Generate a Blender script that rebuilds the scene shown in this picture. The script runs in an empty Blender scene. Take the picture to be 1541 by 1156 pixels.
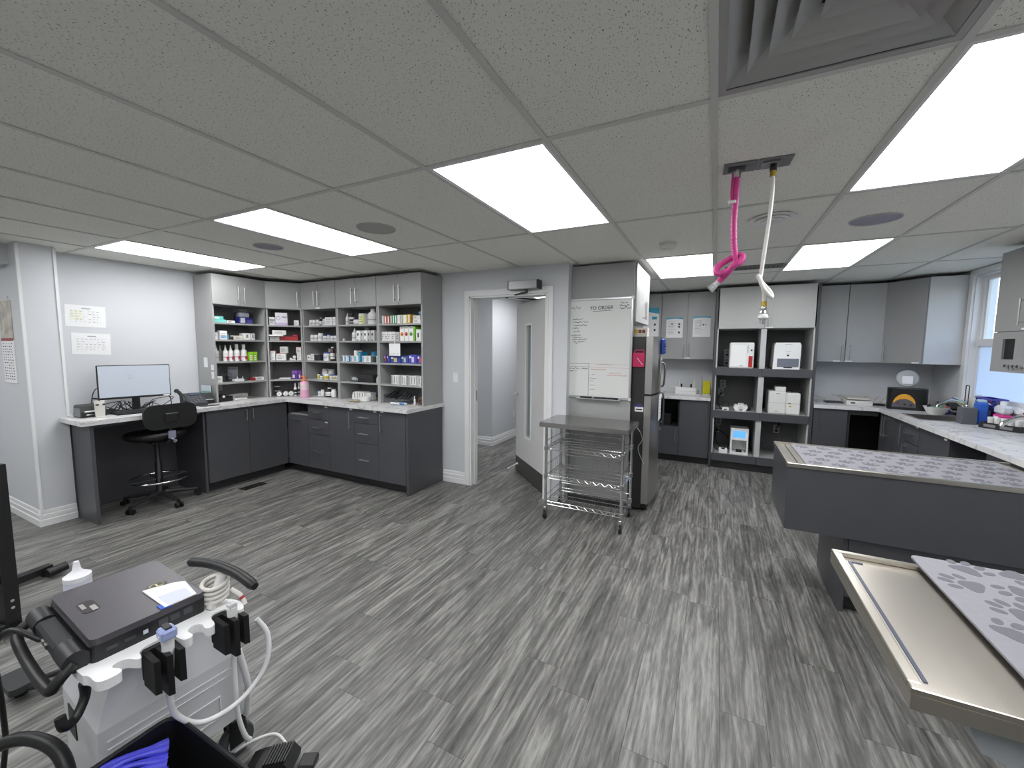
import bpy, bmesh, math, random
from mathutils import Vector, Matrix
random.seed(7)
S = bpy.context.scene
C = S.collection
PI = math.pi
R = math.radians

# ------------------------------------------------------------ camera, sky, exposure
cam_d = bpy.data.cameras.new('camera'); cam = bpy.data.objects.new('camera', cam_d); C.objects.link(cam)
cam_d.sensor_fit = 'HORIZONTAL'; cam_d.sensor_width = 36; cam_d.lens = 36*612.9/1541
cam_d.clip_start = .02; cam_d.clip_end = 200
YAW, PITCH, ROLL = .4629, .0893, .0085
fw = Vector((-math.sin(YAW)*math.cos(PITCH), math.cos(YAW)*math.cos(PITCH), -math.sin(PITCH)))
r0 = Vector((math.cos(YAW), math.sin(YAW), 0)); u0 = r0.cross(fw)
rr = math.cos(ROLL)*r0 + math.sin(ROLL)*u0; uu = -math.sin(ROLL)*r0 + math.cos(ROLL)*u0
m = Matrix.Identity(4)
for i in range(3): m[i][0], m[i][1], m[i][2] = rr[i], uu[i], -fw[i]
m[2][3] = 1.60
cam.matrix_world = m
S.camera = cam

w = bpy.data.worlds.new('sky'); S.world = w; w.use_nodes = True
nt = w.node_tree; bg = nt.nodes['Background']
sky = nt.nodes.new('ShaderNodeTexSky'); sky.sky_type = 'NISHITA'; sky.sun_disc = False
sky.sun_elevation = R(42); sky.sun_rotation = R(250); sky.air_density = 1.0; sky.dust_density = 3.0
nt.links.new(sky.outputs[0], bg.inputs[0]); bg.inputs[1].default_value = 0.75

PANEL = 8.6            # brightness of the ceiling light panels
S.view_settings.view_transform = 'Standard'; S.view_settings.look = 'None'
S.view_settings.gamma = 1; S.view_settings.use_curve_mapping = False
S.view_settings.exposure = 0.45

# ------------------------------------------------------------ materials
def lin(c):
    return tuple(((v/255)/12.92 if v/255 <= .04045 else ((v/255+.055)/1.055)**2.4) for v in c)
_mats = {}
def M(col, rough=.5, metal=0., bump=None, noise=None, emit=0., trans=0., spec=None, name=None):
    key = (col, rough, metal, bump, noise, emit, trans, spec)
    if key in _mats: return _mats[key]
    mt = bpy.data.materials.new(name or 'surface'); mt.use_nodes = True
    n = mt.node_tree.nodes; l = mt.node_tree.links; b = n['Principled BSDF']
    c = lin(col)
    b.inputs['Base Color'].default_value = (*c, 1)
    b.inputs['Roughness'].default_value = rough; b.inputs['Metallic'].default_value = metal
    if spec is not None: b.inputs['Specular IOR Level'].default_value = spec
    if trans: b.inputs['Transmission Weight'].default_value = trans
    if emit:
        b.inputs['Emission Color'].default_value = (*c, 1); b.inputs['Emission Strength'].default_value = emit
    if bump or noise:
        tc = n.new('ShaderNodeTexCoord')
        if noise:
            nz = n.new('ShaderNodeTexNoise'); nz.inputs['Scale'].default_value = noise[0]; nz.inputs['Detail'].default_value = 5
            l.new(tc.outputs['Object'], nz.inputs['Vector'])
            rp = n.new('ShaderNodeMapRange'); rp.inputs[1].default_value = .3; rp.inputs[2].default_value = .7
            rp.inputs[3].default_value = 1-noise[1]; rp.inputs[4].default_value = 1+noise[1]*.5
            l.new(nz.outputs['Fac'], rp.inputs[0])
            mx = n.new('ShaderNodeVectorMath'); mx.operation = 'SCALE'; mx.inputs[0].default_value = c
            l.new(rp.outputs[0], mx.inputs['Scale']); l.new(mx.outputs[0], b.inputs['Base Color'])
        if bump:
            nb = n.new('ShaderNodeTexNoise'); nb.inputs['Scale'].default_value = bump[0]; nb.inputs['Detail'].default_value = 3
            l.new(tc.outputs['Object'], nb.inputs['Vector'])
            bp = n.new('ShaderNodeBump'); bp.inputs['Strength'].default_value = bump[1]; bp.inputs['Distance'].default_value = .004
            l.new(nb.outputs['Fac'], bp.inputs['Height']); l.new(bp.outputs[0], b.inputs['Normal'])
    _mats[key] = mt
    return mt

def brushed(col, rough, axis_scale, name):
    mt = bpy.data.materials.new(name); mt.use_nodes = True
    n = mt.node_tree.nodes; l = mt.node_tree.links; b = n['Principled BSDF']
    b.inputs['Base Color'].default_value = (*lin(col), 1); b.inputs['Metallic'].default_value = 1
    tc = n.new('ShaderNodeTexCoord'); mp = n.new('ShaderNodeMapping'); mp.inputs['Scale'].default_value = axis_scale
    nz = n.new('ShaderNodeTexNoise'); nz.inputs['Scale'].default_value = 3; nz.inputs['Detail'].default_value = 3
    l.new(tc.outputs['Object'], mp.inputs[0]); l.new(mp.outputs[0], nz.inputs['Vector'])
    mr = n.new('ShaderNodeMapRange'); mr.inputs[3].default_value = rough-.03; mr.inputs[4].default_value = rough+.04
    l.new(nz.outputs['Fac'], mr.inputs[0]); l.new(mr.outputs[0], b.inputs['Roughness'])
    return mt

def marble():
    mt = bpy.data.materials.new('marble laminate'); mt.use_nodes = True
    n = mt.node_tree.nodes; l = mt.node_tree.links; b = n['Principled BSDF']
    tc = n.new('ShaderNodeTexCoord')
    n1 = n.new('ShaderNodeTexNoise'); n1.inputs['Scale'].default_value = 2.2; n1.inputs['Detail'].default_value = 8; n1.inputs['Distortion'].default_value = 2.2
    n2 = n.new('ShaderNodeTexNoise'); n2.inputs['Scale'].default_value = 1.4; n2.inputs['Detail'].default_value = 4
    l.new(tc.outputs['Object'], n1.inputs['Vector']); l.new(tc.outputs['Object'], n2.inputs['Vector'])
    rp = n.new('ShaderNodeValToRGB'); e = rp.color_ramp.elements
    e[0].position = .44; e[0].color = (*lin((214,213,212)), 1); e[1].position = .56; e[1].color = (*lin((216,215,214)), 1)
    k = rp.color_ramp.elements.new(.5); k.color = (*lin((150,149,150)), 1)
    k = rp.color_ramp.elements.new(.485); k.color = (*lin((206,205,205)), 1)
    k = rp.color_ramp.elements.new(.515); k.color = (*lin((208,207,206)), 1)
    l.new(n1.outputs['Fac'], rp.inputs[0])
    mx = n.new('ShaderNodeMix'); mx.data_type = 'RGBA'; mx.inputs[0].default_value = .3
    rp2 = n.new('ShaderNodeValToRGB'); rp2.color_ramp.elements[0].color = (*lin((178,178,180)), 1); rp2.color_ramp.elements[1].color = (*lin((232,231,230)), 1)
    rp2.color_ramp.elements[0].position = .35; rp2.color_ramp.elements[1].position = .65
    l.new(n2.outputs['Fac'], rp2.inputs[0]); l.new(rp.outputs[0], mx.inputs[6]); l.new(rp2.outputs[0], mx.inputs[7])
    l.new(mx.outputs[2], b.inputs['Base Color']); b.inputs['Roughness'].default_value = .25
    return mt

def plank_mat():
    mt = bpy.data.materials.new('grey oak plank'); mt.use_nodes = True
    n = mt.node_tree.nodes; l = mt.node_tree.links; b = n['Principled BSDF']
    tc = n.new('ShaderNodeTexCoord'); oi = n.new('ShaderNodeObjectInfo')
    geo = n.new('ShaderNodeNewGeometry')
    # seed from the piece: object random, or island random where planks are joined
    ad = n.new('ShaderNodeMath'); ad.operation = 'ADD'; l.new(oi.outputs['Random'], ad.inputs[0]); l.new(geo.outputs['Random Per Island'], ad.inputs[1])
    mul = n.new('ShaderNodeMath'); mul.operation = 'MULTIPLY'; mul.inputs[1].default_value = 53.7; l.new(ad.outputs[0], mul.inputs[0])
    cmb = n.new('ShaderNodeCombineXYZ')
    for i in range(3): l.new(mul.outputs[0], cmb.inputs[i])
    off = n.new('ShaderNodeVectorMath'); off.operation = 'ADD'
    l.new(tc.outputs['Object'], off.inputs[0]); l.new(cmb.outputs[0], off.inputs[1])
    def noise(sx, sy, detail, dist=0.):
        mp = n.new('ShaderNodeMapping'); mp.inputs['Scale'].default_value = (sx, sy, 1)
        nz = n.new('ShaderNodeTexNoise'); nz.inputs['Scale'].default_value = 1; nz.inputs['Detail'].default_value = detail; nz.inputs['Distortion'].default_value = dist
        l.new(off.outputs[0], mp.inputs[0]); l.new(mp.outputs[0], nz.inputs['Vector']); return nz
    a = noise(12, 1.3, 4, 1.6); f = noise(230, 16, 3); c = noise(55, 5, 4, 1.0)
    # ring figure
    mpw = n.new('ShaderNodeMapping'); mpw.inputs['Scale'].default_value = (7, .75, 1)
    wv = n.new('ShaderNodeTexWave'); wv.wave_type = 'BANDS'; wv.bands_direction = 'X'; wv.inputs['Scale'].default_value = 1.6
    wv.inputs['Distortion'].default_value = 9; wv.inputs['Detail'].default_value = 2; wv.inputs['Detail Scale'].default_value = .9
    l.new(off.outputs[0], mpw.inputs[0]); l.new(mpw.outputs[0], wv.inputs['Vector'])
    def mix(x, y, kx, ky):
        p = n.new('ShaderNodeMath'); p.operation = 'MULTIPLY'; p.inputs[1].default_value = kx; l.new(x, p.inputs[0])
        q = n.new('ShaderNodeMath'); q.operation = 'MULTIPLY_ADD'; q.inputs[1].default_value = ky; l.new(y, q.inputs[0]); l.new(p.outputs[0], q.inputs[2])
        return q.outputs[0]
    s = mix(a.outputs['Fac'], c.outputs['Fac'], .52, .22); s = mix(s, f.outputs['Fac'], 1, .22); s = mix(s, wv.outputs['Fac'], 1, .06)
    rnd = n.new('ShaderNodeMath'); rnd.operation = 'FRACT'; l.new(mul.outputs[0], rnd.inputs[0])
    s = mix(s, rnd.outputs[0], 1, .03)
    rp = n.new('ShaderNodeValToRGB'); e = rp.color_ramp.elements
    e[0].position = .36; e[0].color = (*lin((55,55,54)), 1); e[1].position = .69; e[1].color = (*lin((152,151,147)), 1)
    k = rp.color_ramp.elements.new(.51); k.color = (*lin((99,98,95)), 1)
    l.new(s, rp.inputs[0]); l.new(rp.outputs[0], b.inputs['Base Color'])
    b.inputs['Roughness'].default_value = .42
    bp = n.new('ShaderNodeBump'); bp.inputs['Strength'].default_value = .12; bp.inputs['Distance'].default_value = .001
    l.new(f.outputs['Fac'], bp.inputs['Height']); l.new(bp.outputs[0], b.inputs['Normal'])
    return mt

def tile_mat():
    mt = bpy.data.materials.new('mineral fibre tile'); mt.use_nodes = True
    n = mt.node_tree.nodes; l = mt.node_tree.links; b = n['Principled BSDF']
    tc = n.new('ShaderNodeTexCoord'); mp = n.new('ShaderNodeMapping'); mp.inputs['Scale'].default_value = (210, 115, 60)
    mp.inputs['Rotation'].default_value = (0, 0, .5)
    nz = n.new('ShaderNodeTexNoise'); nz.inputs['Scale'].default_value = 1; nz.inputs['Detail'].default_value = 2
    l.new(tc.outputs['Object'], mp.inputs[0]); l.new(mp.outputs[0], nz.inputs['Vector'])
    rp = n.new('ShaderNodeValToRGB'); e = rp.color_ramp.elements
    e[0].position = .30; e[0].color = (*lin((104,104,100)), 1); e[1].position = .38; e[1].color = (*lin((238,238,230)), 1)
    l.new(nz.outputs['Fac'], rp.inputs[0]); l.new(rp.outputs[0], b.inputs['Base Color'])
    b.inputs['Roughness'].default_value = .95
    bp = n.new('ShaderNodeBump'); bp.inputs['Strength'].default_value = .5; bp.inputs['Distance'].default_value = .004
    l.new(rp.outputs[0], bp.inputs['Height']); l.new(bp.outputs[0], b.inputs['Normal'])
    return mt

def clear_glass(tint=(1,1,1), refl=.08, name='clear glass'):
    mt = bpy.data.materials.new(name); mt.use_nodes = True
    n = mt.node_tree.nodes; l = mt.node_tree.links; n.remove(n['Principled BSDF'])
    t = n.new('ShaderNodeBsdfTransparent'); t.inputs[0].default_value = (*tint, 1)
    g = n.new('ShaderNodeBsdfGlossy'); g.inputs['Roughness'].default_value = .05
    mx = n.new('ShaderNodeMixShader'); mx.inputs[0].default_value = refl
    l.new(t.outputs[0], mx.inputs[1]); l.new(g.outputs[0], mx.inputs[2]); l.new(mx.outputs[0], n['Material Output'].inputs[0])
    return mt

def frosted(col):
    mt = bpy.data.materials.new('frosted glass'); mt.use_nodes = True
    n = mt.node_tree.nodes; l = mt.node_tree.links; n.remove(n['Principled BSDF'])
    t = n.new('ShaderNodeBsdfTranslucent'); t.inputs[0].default_value = (*lin(col), 1)
    d = n.new('ShaderNodeBsdfDiffuse'); d.inputs[0].default_value = (*lin(col), 1)
    mx = n.new('ShaderNodeMixShader'); mx.inputs[0].default_value = .25
    l.new(t.outputs[0], mx.inputs[1]); l.new(d.outputs[0], mx.inputs[2]); l.new(mx.outputs[0], n['Material Output'].inputs[0])
    return mt

WALL = M((206,208,211), .6, bump=(180,.06), name='grey wall paint')
HALLW = M((206,208,211), .6, bump=(180,.05), name='hall wall paint')
TRIM = M((228,228,228), .4, name='white trim paint')
TILE = tile_mat(); TEE = M((208,208,203), .5, name='grid metal')
PLANK = plank_mat(); SUBFLOOR = M((48,47,46), .9, name='subfloor')
LGREY = M((160,160,159), .38, noise=(3,.04), name='light grey laminate')
LEDGE = M((186,186,185), .4, name='light grey edge band')
DGREY = M((76,76,80), .36, noise=(4,.05), name='charcoal laminate')
DKICK = M((42,42,44), .5, name='dark toe kick')
INNER = M((112,112,111), .5, name='shelf interior')
BLACK = M((20,20,21), .45, name='black plastic'); BLACKS = M((14,14,15), .6, name='black fabric')
DARK = M((38,38,40), .5, name='dark plastic')
WHITE = M((232,232,230), .4, name='white plastic'); OFFW = M((220,219,214), .45, name='off-white plastic')
PAPER = M((234,234,234), .8, name='paper'); INK = M((60,60,64), .8, name='ink'); INKG = M((150,150,154), .8, name='grey ink')
STEEL = brushed((196,190,180), .3, (40, 2, 2), 'brushed steel'); STEELY = brushed((188,186,182), .3, (1, 1, 30), 'stainless steel'); STEELN = M((178,177,174), .27, 1., noise=(2,.05), name='worn steel')
CHROME = M((215,215,215), .14, 1., name='chrome'); NICKEL = M((190,190,188), .28, 1., name='satin nickel')
MARBLE = marble()
LIGHT = M((252,253,255), .5, emit=PANEL, name='lit diffuser')
GLASS = clear_glass(); ACRYL = clear_glass((.93,.94,.95), .1, 'clear acrylic')

# ------------------------------------------------------------ mesh building
class MB:
    def __init__(s, mat=None): s.v = []; s.f = []; s.T = mat
    def add(s, vs, fs):
        o = len(s.v)
        s.v += [tuple(s.T @ Vector(p)) if s.T else tuple(p) for p in vs]
        s.f += [tuple(i+o for i in q) for q in fs]
        return s
    def box(s, x0, x1, y0, y1, z0, z1, b=0.):
        if b <= 0:
            vs = [(x, y, z) for z in (z0, z1) for y in (y0, y1) for x in (x0, x1)]
            return s.add(vs, [(0,2,3,1), (4,5,7,6), (0,1,5,4), (2,6,7,3), (0,4,6,2), (1,3,7,5)])
        b = min(b, .49*min(x1-x0, y1-y0, z1-z0))
        vs = []; idx = {}
        lo, hi = (x0, y0, z0), (x1, y1, z1)
        for sx in (0, 1):
            for sy in (0, 1):
                for sz in (0, 1):
                    c = [(lo, hi)[k][a] for a, k in enumerate((sx, sy, sz))]
                    i_ = [(b, -b)[k] for k in (sx, sy, sz)]
                    for a in range(3):
                        p = [c[q] + (0 if q == a else i_[q]) for q in range(3)]
                        idx[sx, sy, sz, a] = len(vs); vs.append(p)
        fs = []
        def quad(q, out):
            p = [Vector(vs[i]) for i in q]; nn = (p[1]-p[0]).cross(p[2]-p[0])
            fs.append(tuple(q) if nn.dot(Vector(out)) > 0 else tuple(reversed(q)))
        for a in range(3):
            o1, o2 = [k for k in range(3) if k != a]
            for sgn in (0, 1):
                q = []
                for k1, k2 in ((0,0), (1,0), (1,1), (0,1)):
                    t = [0,0,0]; t[a] = sgn; t[o1] = k1; t[o2] = k2; q.append(idx[t[0], t[1], t[2], a])
                d = [0,0,0]; d[a] = 1 if sgn else -1; quad(q, d)
        for a in range(3):
            o1, o2 = [k for k in range(3) if k != a]
            for k1 in (0, 1):
                for k2 in (0, 1):
                    q = []
                    for e, fa in ((0, o1), (1, o1), (1, o2), (0, o2)):
                        t = [0,0,0]; t[a] = e; t[o1] = k1; t[o2] = k2; q.append(idx[t[0], t[1], t[2], fa])
                    d = [0,0,0]; d[o1] = k1*2-1; d[o2] = k2*2-1; quad(q, d)
        for sx in (0, 1):
            for sy in (0, 1):
                for sz in (0, 1):
                    quad([idx[sx, sy, sz, a] for a in range(3)], (sx*2-1, sy*2-1, sz*2-1))
        return s.add(vs, fs)
    def cyl(s, p0, p1, r0, r1=None, n=14, caps=True):
        return s.tube([p0, p1], [r0, r0 if r1 is None else r1], n, caps=caps)
    def tube(s, pts, r, n=8, closed=False, caps=True):
        P = [Vector(p) for p in pts]; k = len(P)
        rs = r if isinstance(r, (list, tuple)) else [r]*k
        vs = []; fs = []; up = None
        for i in range(k):
            if closed: t = P[(i+1) % k]-P[i-1]
            else: t = P[min(i+1, k-1)]-P[max(i-1, 0)]
            t.normalize()
            if up is None:
                up = Vector((0,0,1)) if abs(t.z) < .9 else Vector((1,0,0))
            sd = t.cross(up)
            if sd.length < 1e-5: sd = t.cross(Vector((.3,.9,.1)))
            sd.normalize(); up = sd.cross(t).normalized()
            for j in range(n):
                a = 2*PI*j/n; vs.append(P[i]+rs[i]*(math.cos(a)*sd+math.sin(a)*up))
        m_ = k if closed else k-1
        for i in range(m_):
            for j in range(n):
                a, b = i*n+j, i*n+(j+1) % n; c, d = ((i+1) % k)*n+(j+1) % n, ((i+1) % k)*n+j
                fs.append((a, d, c, b)[::-1])
        if caps and not closed:
            fs.append(tuple(range(n))[::-1]); fs.append(tuple((k-1)*n+j for j in range(n)))
        # tube winding: sd x up = -t, flip so normals point out
        return s.add(vs, [q[::-1] for q in fs])
    def lathe(s, prof, c=(0,0,0), n=20, axis='z', sy=1.):
        vs = []; fs = []; k = len(prof)
        for r, z in prof:
            for j in range(n):
                a = 2*PI*j/n; x, y = r*math.cos(a), r*math.sin(a)*sy
                p = (x, y, z) if axis == 'z' else ((x, -z, y) if axis == 'y' else (z, x, y))
                vs.append((p[0]+c[0], p[1]+c[1], p[2]+c[2]))
        for i in range(k-1):
            for j in range(n): fs.append((i*n+j, i*n+(j+1) % n, (i+1)*n+(j+1) % n, (i+1)*n+j))
        fs.append(tuple(range(n))[::-1]); fs.append(tuple((k-1)*n+j for j in range(n)))
        return s.add(vs, fs)
    def prism(s, poly, z0, z1, plane='xy'):
        k = len(poly)
        def P(a, b, c): return (a, b, c) if plane == 'xy' else ((a, c, b) if plane == 'xz' else (c, a, b))
        vs = [P(a, b, z0) for a, b in poly]+[P(a, b, z1) for a, b in poly]
        fs = [tuple(range(k))[::-1], tuple(range(k, 2*k))]+[(i, (i+1) % k, k+(i+1) % k, k+i) for i in range(k)]
        if plane == 'xz': fs = [q[::-1] for q in fs]
        return s.add(vs, fs)
    def ball(s, c, r, sc=(1,1,1), n=14, m_=8):
        prof = [(max(.001, math.sin(PI*i/m_))*1., -math.cos(PI*i/m_)) for i in range(m_+1)]
        vs = []; fs = []
        for rr_, z in prof:
            for j in range(n):
                a = 2*PI*j/n; vs.append((c[0]+r*sc[0]*rr_*math.cos(a), c[1]+r*sc[1]*rr_*math.sin(a), c[2]+r*sc[2]*z))
        for i in range(m_):
            for j in range(n): fs.append((i*n+j, i*n+(j+1) % n, (i+1)*n+(j+1) % n, (i+1)*n+j))
        return s.add(vs, fs)
    def build(s, name, mat, parent=None, smooth=None, kind=None, label=None):
        me = bpy.data.meshes.new(name); me.from_pydata(s.v, [], s.f); me.validate(); me.update()
        bm = bmesh.new(); bm.from_mesh(me); bmesh.ops.recalc_face_normals(bm, faces=bm.faces); bm.to_mesh(me); bm.free()
        if smooth is not None and smooth > 0:
            me.polygons.foreach_set('use_smooth', [True]*len(me.polygons)); me.set_sharp_from_angle(angle=R(smooth))
        me.materials.append(mat)
        o = bpy.data.objects.new(name, me); C.objects.link(o)
        if parent: o.parent = parent
        if kind: o['kind'] = kind
        if label: o['label'] = label
        return o

def B(*a, **k): return MB().box(*a, **k)
def thing(name, label, cat, loc=(0,0,0), rz=0., group=None):
    o = bpy.data.objects.new(name, None); C.objects.link(o); o.empty_display_size = .05
    o.location = loc; o.rotation_euler = (0, 0, rz); return tag(o, label, cat, group)
def tag(o, label, cat, group=None):
    o['label'] = label; o['category'] = cat
    if group: o['group'] = group
    return o
def struct(mb, name, mat, label, cat, smooth=None, parent=None):
    o = mb.build(name, mat, parent, smooth); o['kind'] = 'structure'; o['label'] = label; o['category'] = cat
    return o
def copy_of(o, parent=None):
    c = o.copy(); C.objects.link(c); c.parent = parent
    for ch in list(o.children): copy_of(ch, c)
    return c
def arc(c, r, a0, a1, n, plane='xy'):
    out = []
    for i in range(n+1):
        a = a0+(a1-a0)*i/n; p, q = r*math.cos(a), r*math.sin(a)
        out.append((c[0]+p, c[1]+q, c[2]) if plane == 'xy' else ((c[0]+p, c[1], c[2]+q) if plane == 'xz' else (c[0], c[1]+p, c[2]+q)))
    return out
def spline(pts, n=8):
    P = [Vector(p) for p in pts]; out = []
    for i in range(len(P)-1):
        p0 = P[max(i-1, 0)]; p1 = P[i]; p2 = P[i+1]; p3 = P[min(i+2, len(P)-1)]
        for j in range(n):
            t = j/n
            out.append(.5*((2*p1)+(-p0+p2)*t+(2*p0-5*p1+4*p2-p3)*t*t+(-p0+3*p1-3*p2+p3)*t**3))
    out.append(P[-1]); return out
def rrect(x0, x1, y0, y1, r, n=4):
    pts = []
    for cx, cy, a in ((x1-r, y0+r, -PI/2), (x1-r, y1-r, 0), (x0+r, y1-r, PI/2), (x0+r, y0+r, PI)):
        for i in range(n+1): pts.append((cx+r*math.cos(a+PI/2*i/n), cy+r*math.sin(a+PI/2*i/n)))
    return pts
def text_mesh(name, body, size, mat, parent, loc, rot, extrude=.0004):
    cu = bpy.data.curves.new(name, 'FONT'); cu.body = body; cu.size = size; cu.extrude = extrude; cu.align_x = 'CENTER'; cu.offset = size*.012
    t = bpy.data.objects.new(name+'_curve', cu); C.objects.link(t)
    dg = bpy.context.evaluated_depsgraph_get(); me = bpy.data.meshes.new_from_object(t.evaluated_get(dg))
    bpy.data.objects.remove(t); me.materials.clear(); me.materials.append(mat)
    o = bpy.data.objects.new(name, me); C.objects.link(o); o.parent = parent; o.location = loc; o.rotation_euler = rot
    return o
def scribble(mb, x, z, wd, h, y, seed, t=.0022, n=None):
    """a line of small handwriting in the xz plane at depth y (towards -y)"""
    rg = random.Random(seed); n = n or max(6, int(wd/.007)); pts = []
    for i in range(n+1):
        pts.append((x+wd*i/n+rg.uniform(-.001, .001), z+h*(rg.random()-.2)))
    for (a, b), (c, d) in zip(pts, pts[1:]):
        if rg.random() < .12: continue
        mb.add([(a, y, b-t/2), (c, y, d-t/2), (c, y, d+t/2), (a, y, b+t/2)], [(0,1,2,3)])
# ------------------------------------------------------------ the setting
ZC = 2.44
GX, GY = -.046, 1.60          # a ceiling grid crossing
XL, XR, YB, YF = -5.45, 2.36, 3.92, 6.70

# floor: slab with individual planks
floor = struct(B(-8.2, 2.5, -2.2, 8.7, -.12, -.009), 'floor', SUBFLOOR, 'grey wood-look plank floor of the whole room', 'floor')
PW, PL = .178, 1.22
pm = MB().box(-PW/2+.0003, PW/2-.0003, -PL/2+.0003, PL/2-.0003, -.009, 0, b=.0007)
proto = pm.build('plank', PLANK, floor)
def in_view(x, y):
    d = Vector((x, y, -1.60)); z = d.dot(fw)
    if z < .15: return False
    px = 770.5+612.9*d.dot(rr)/z; py = 578-612.9*d.dot(uu)/z
    return -120 < px < 1660 and py < 1290
spots = []
i = 0
for k in range(-46, 14):
    x = k*PW
    y = -2.2+PL*random.random()
    while y < 8.8:
        spots.append((x, y)); y += PL
def room_ok(x, y):
    if x < -1.4 and y > 4.8 and not (-3.3 < x < -1.4): return False
    if x < XL-.1 and y > 1.9: return False
    return y < 7.2
seen = [(x, y) for x, y in spots if room_ok(x, y) and any(in_view(x+a, y+b) for a in (-.09, .09) for b in (-.6, 0, .6))]
seen.sort(key=lambda p: p[0]**2+p[1]**2); seen = seen[:295]
ss = set(seen); first = True
for x, y in seen:
    o = proto if first else proto.copy()
    if not first: C.objects.link(o)
    o.location = (x, y, 0); first = False
rest = MB()
for x, y in spots:
    if (x, y) in ss: continue
    rest.box(x-PW/2+.0003, x+PW/2-.0003, y-PL/2+.0003, y+PL/2-.0003, -.009, 0)
rest.build('plank_field', PLANK, floor, kind='stuff')

# ceiling: deck, tees and tiles
ceil = struct(B(-8.2, 2.5, -2.2, 8.7, ZC+.05, ZC+.15), 'ceiling', M((60,60,60), .9, name='ceiling void'), 'suspended ceiling of speckled grey tiles in a metal grid', 'ceiling')
lights = {(-8, 0), (-5, 0), (-2, 0), (1, 0), (-1, 2), (1, 2), (-11, -2), (-8, -2), (-5, -2), (-2, -2), (1, -2), (-11, 0)}
tm = MB().box(-.605/2, .605/2, -1.215/2, 1.215/2, 0, .018); tile0 = tm.build('ceiling_tile', TILE, ceil)
half = None; first = True
for ci in range(-14, 4):
    for ri in range(-4, 5):
        if (ci, ri) in lights: continue
        x, y = GX+.61*(ci+.5), GY+1.22*(ri+.5)
        if y-.61 > 6.8 or x-.3 > 2.4: continue
        if ci == 0 and ri == -1:
            h = MB().box(-.3025, .3025, -.3025, .3025, 0, .018).build('ceiling_tile', TILE, ceil); h.location = (x, y-.305, ZC); continue
        o = tile0 if first else tile0.copy()
        if not first: C.objects.link(o)
        first = False; o.location = (x, y, ZC)
tees = MB()
for ci in range(-14, 5):
    x = GX+.61*ci; tees.box(x-.012, x+.012, -2.1, 6.9, ZC-.006, ZC-.001); tees.box(x-.003, x+.003, -2.1, 6.9, ZC-.001, ZC+.03)
mt_ = tees.build('main_tee', TEE, ceil)
for ri in range(-3, 6):
    y = GY+1.22*ri
    MB().box(-8.1, 2.36, y-.012, y+.012, ZC-.0055, ZC-.0005).build('cross_tee', TEE, ceil)
MB().box(GX, GX+.61, GY-.61-.012, GY-.61+.012, ZC-.0055, ZC-.0005).build('cross_tee', TEE, ceil)

PL_LABEL = {(-8,0): 'lit ceiling panel closest to the wall with the pinned calendar sheets',
 (-5,0): 'lit ceiling panel between the two round speakers above the pharmacy corner',
 (-2,0): 'large lit ceiling panel straight ahead above the doorway side',
 (1,0): 'big lit ceiling panel at upper right beside the square air diffuser',
 (-1,2): 'lit ceiling panel above the fridge, left of the pink hose',
 (1,2): 'lit ceiling panel above the analyser shelves, right of the white tube'}
for ci, ri in sorted(lights):
    x, y = GX+.61*(ci+.5), GY+1.22*(ri+.5)
    t = thing('ceiling_light_panel', PL_LABEL.get((ci, ri), 'lit ceiling panel out of the picture behind the camera'), 'ceiling light', (x, y, ZC), 0, 'flat light panels in the ceiling grid')
    fr = MB()
    fr.box(-.293, .293, -.598, -.58, -.004, .02); fr.box(-.293, .293, .58, .598, -.004, .02)
    fr.box(-.293, -.278, -.58, .58, -.004, .02); fr.box(.278, .293, -.58, .58, -.004, .02)
    fr.build('frame', TRIM, t); B(-.278, .278, -.58, .58, .0, .012).build('diffuser', LIGHT, t)

# walls
def wall(name, mb, label, mat=WALL): return struct(mb, name, mat, label, 'wall')
wall('wall_left', B(XL-.15, XL, 1.47, YB+.12, 0, ZC), 'pale grey wall behind the desk with two pinned sheets')
wall('wall_stub', B(-8.2, -5.22, 1.25, 1.47, 0, ZC), 'pale grey wall end left of the desk')
DX0, DX1, DZ = -2.49, -1.56, 2.16
wall('wall_back', MB().box(XL, DX0, YB, YB+.12, 0, ZC).box(DX1, -1.34, YB, YB+.12, 0, ZC).box(DX0, DX1, YB, YB+.12, DZ, ZC), 'pale grey wall around the open doorway')
wall('wall_alcove', B(-1.46, -1.34, YB+.12, YF, 0, ZC), 'wall behind the fridge')
wall('wall_far', B(-1.46, XR+.15, YF, YF+.15, 0, ZC), 'pale wall behind the far cabinets')
WY0, WY1, WZ0, WZ1 = 4.35, 5.96, 1.10, 2.38
wall('wall_right', MB().box(XR, XR+.16, -2.2, WY0, 0, ZC).box(XR, XR+.16, WY1, YF, 0, ZC).box(XR, XR+.16, WY0, WY1, 0, WZ0).box(XR, XR+.16, WY0, WY1, WZ1, ZC), 'pale wall with the window above the sinks')
wall('wall_front', B(-8.2, XR, -2.3, -2.15, 0, ZC), 'wall behind the camera')
wall('wall_far_left', B(-8.3, -8.15, -2.15, 1.25, 0, ZC), 'wall at the far left end of the room')
wall('wall_hall_left', B(-5.2, -3.2, 5.70, 5.82, 0, ZC), 'grey hallway wall seen through the doorway, left of the corner', HALLW)
wall('wall_hall_side', B(-3.32, -3.2, 5.82, 8.6, 0, ZC), 'bright hallway wall seen through the doorway, right of the corner', HALLW)
wall('wall_hall_end', B(-3.2, -1.46, 8.5, 8.6, 0, ZC), 'end wall of the hallway', HALLW)
wall('wall_hall_close', B(-5.3, -5.2, YB+.12, 5.82, 0, ZC), 'closed left end of the hallway', HALLW)
wall('wall_hall_right', B(-1.46, -1.34, YF, 8.6, 0, ZC), 'right hallway wall behind the open door', HALLW)
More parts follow.
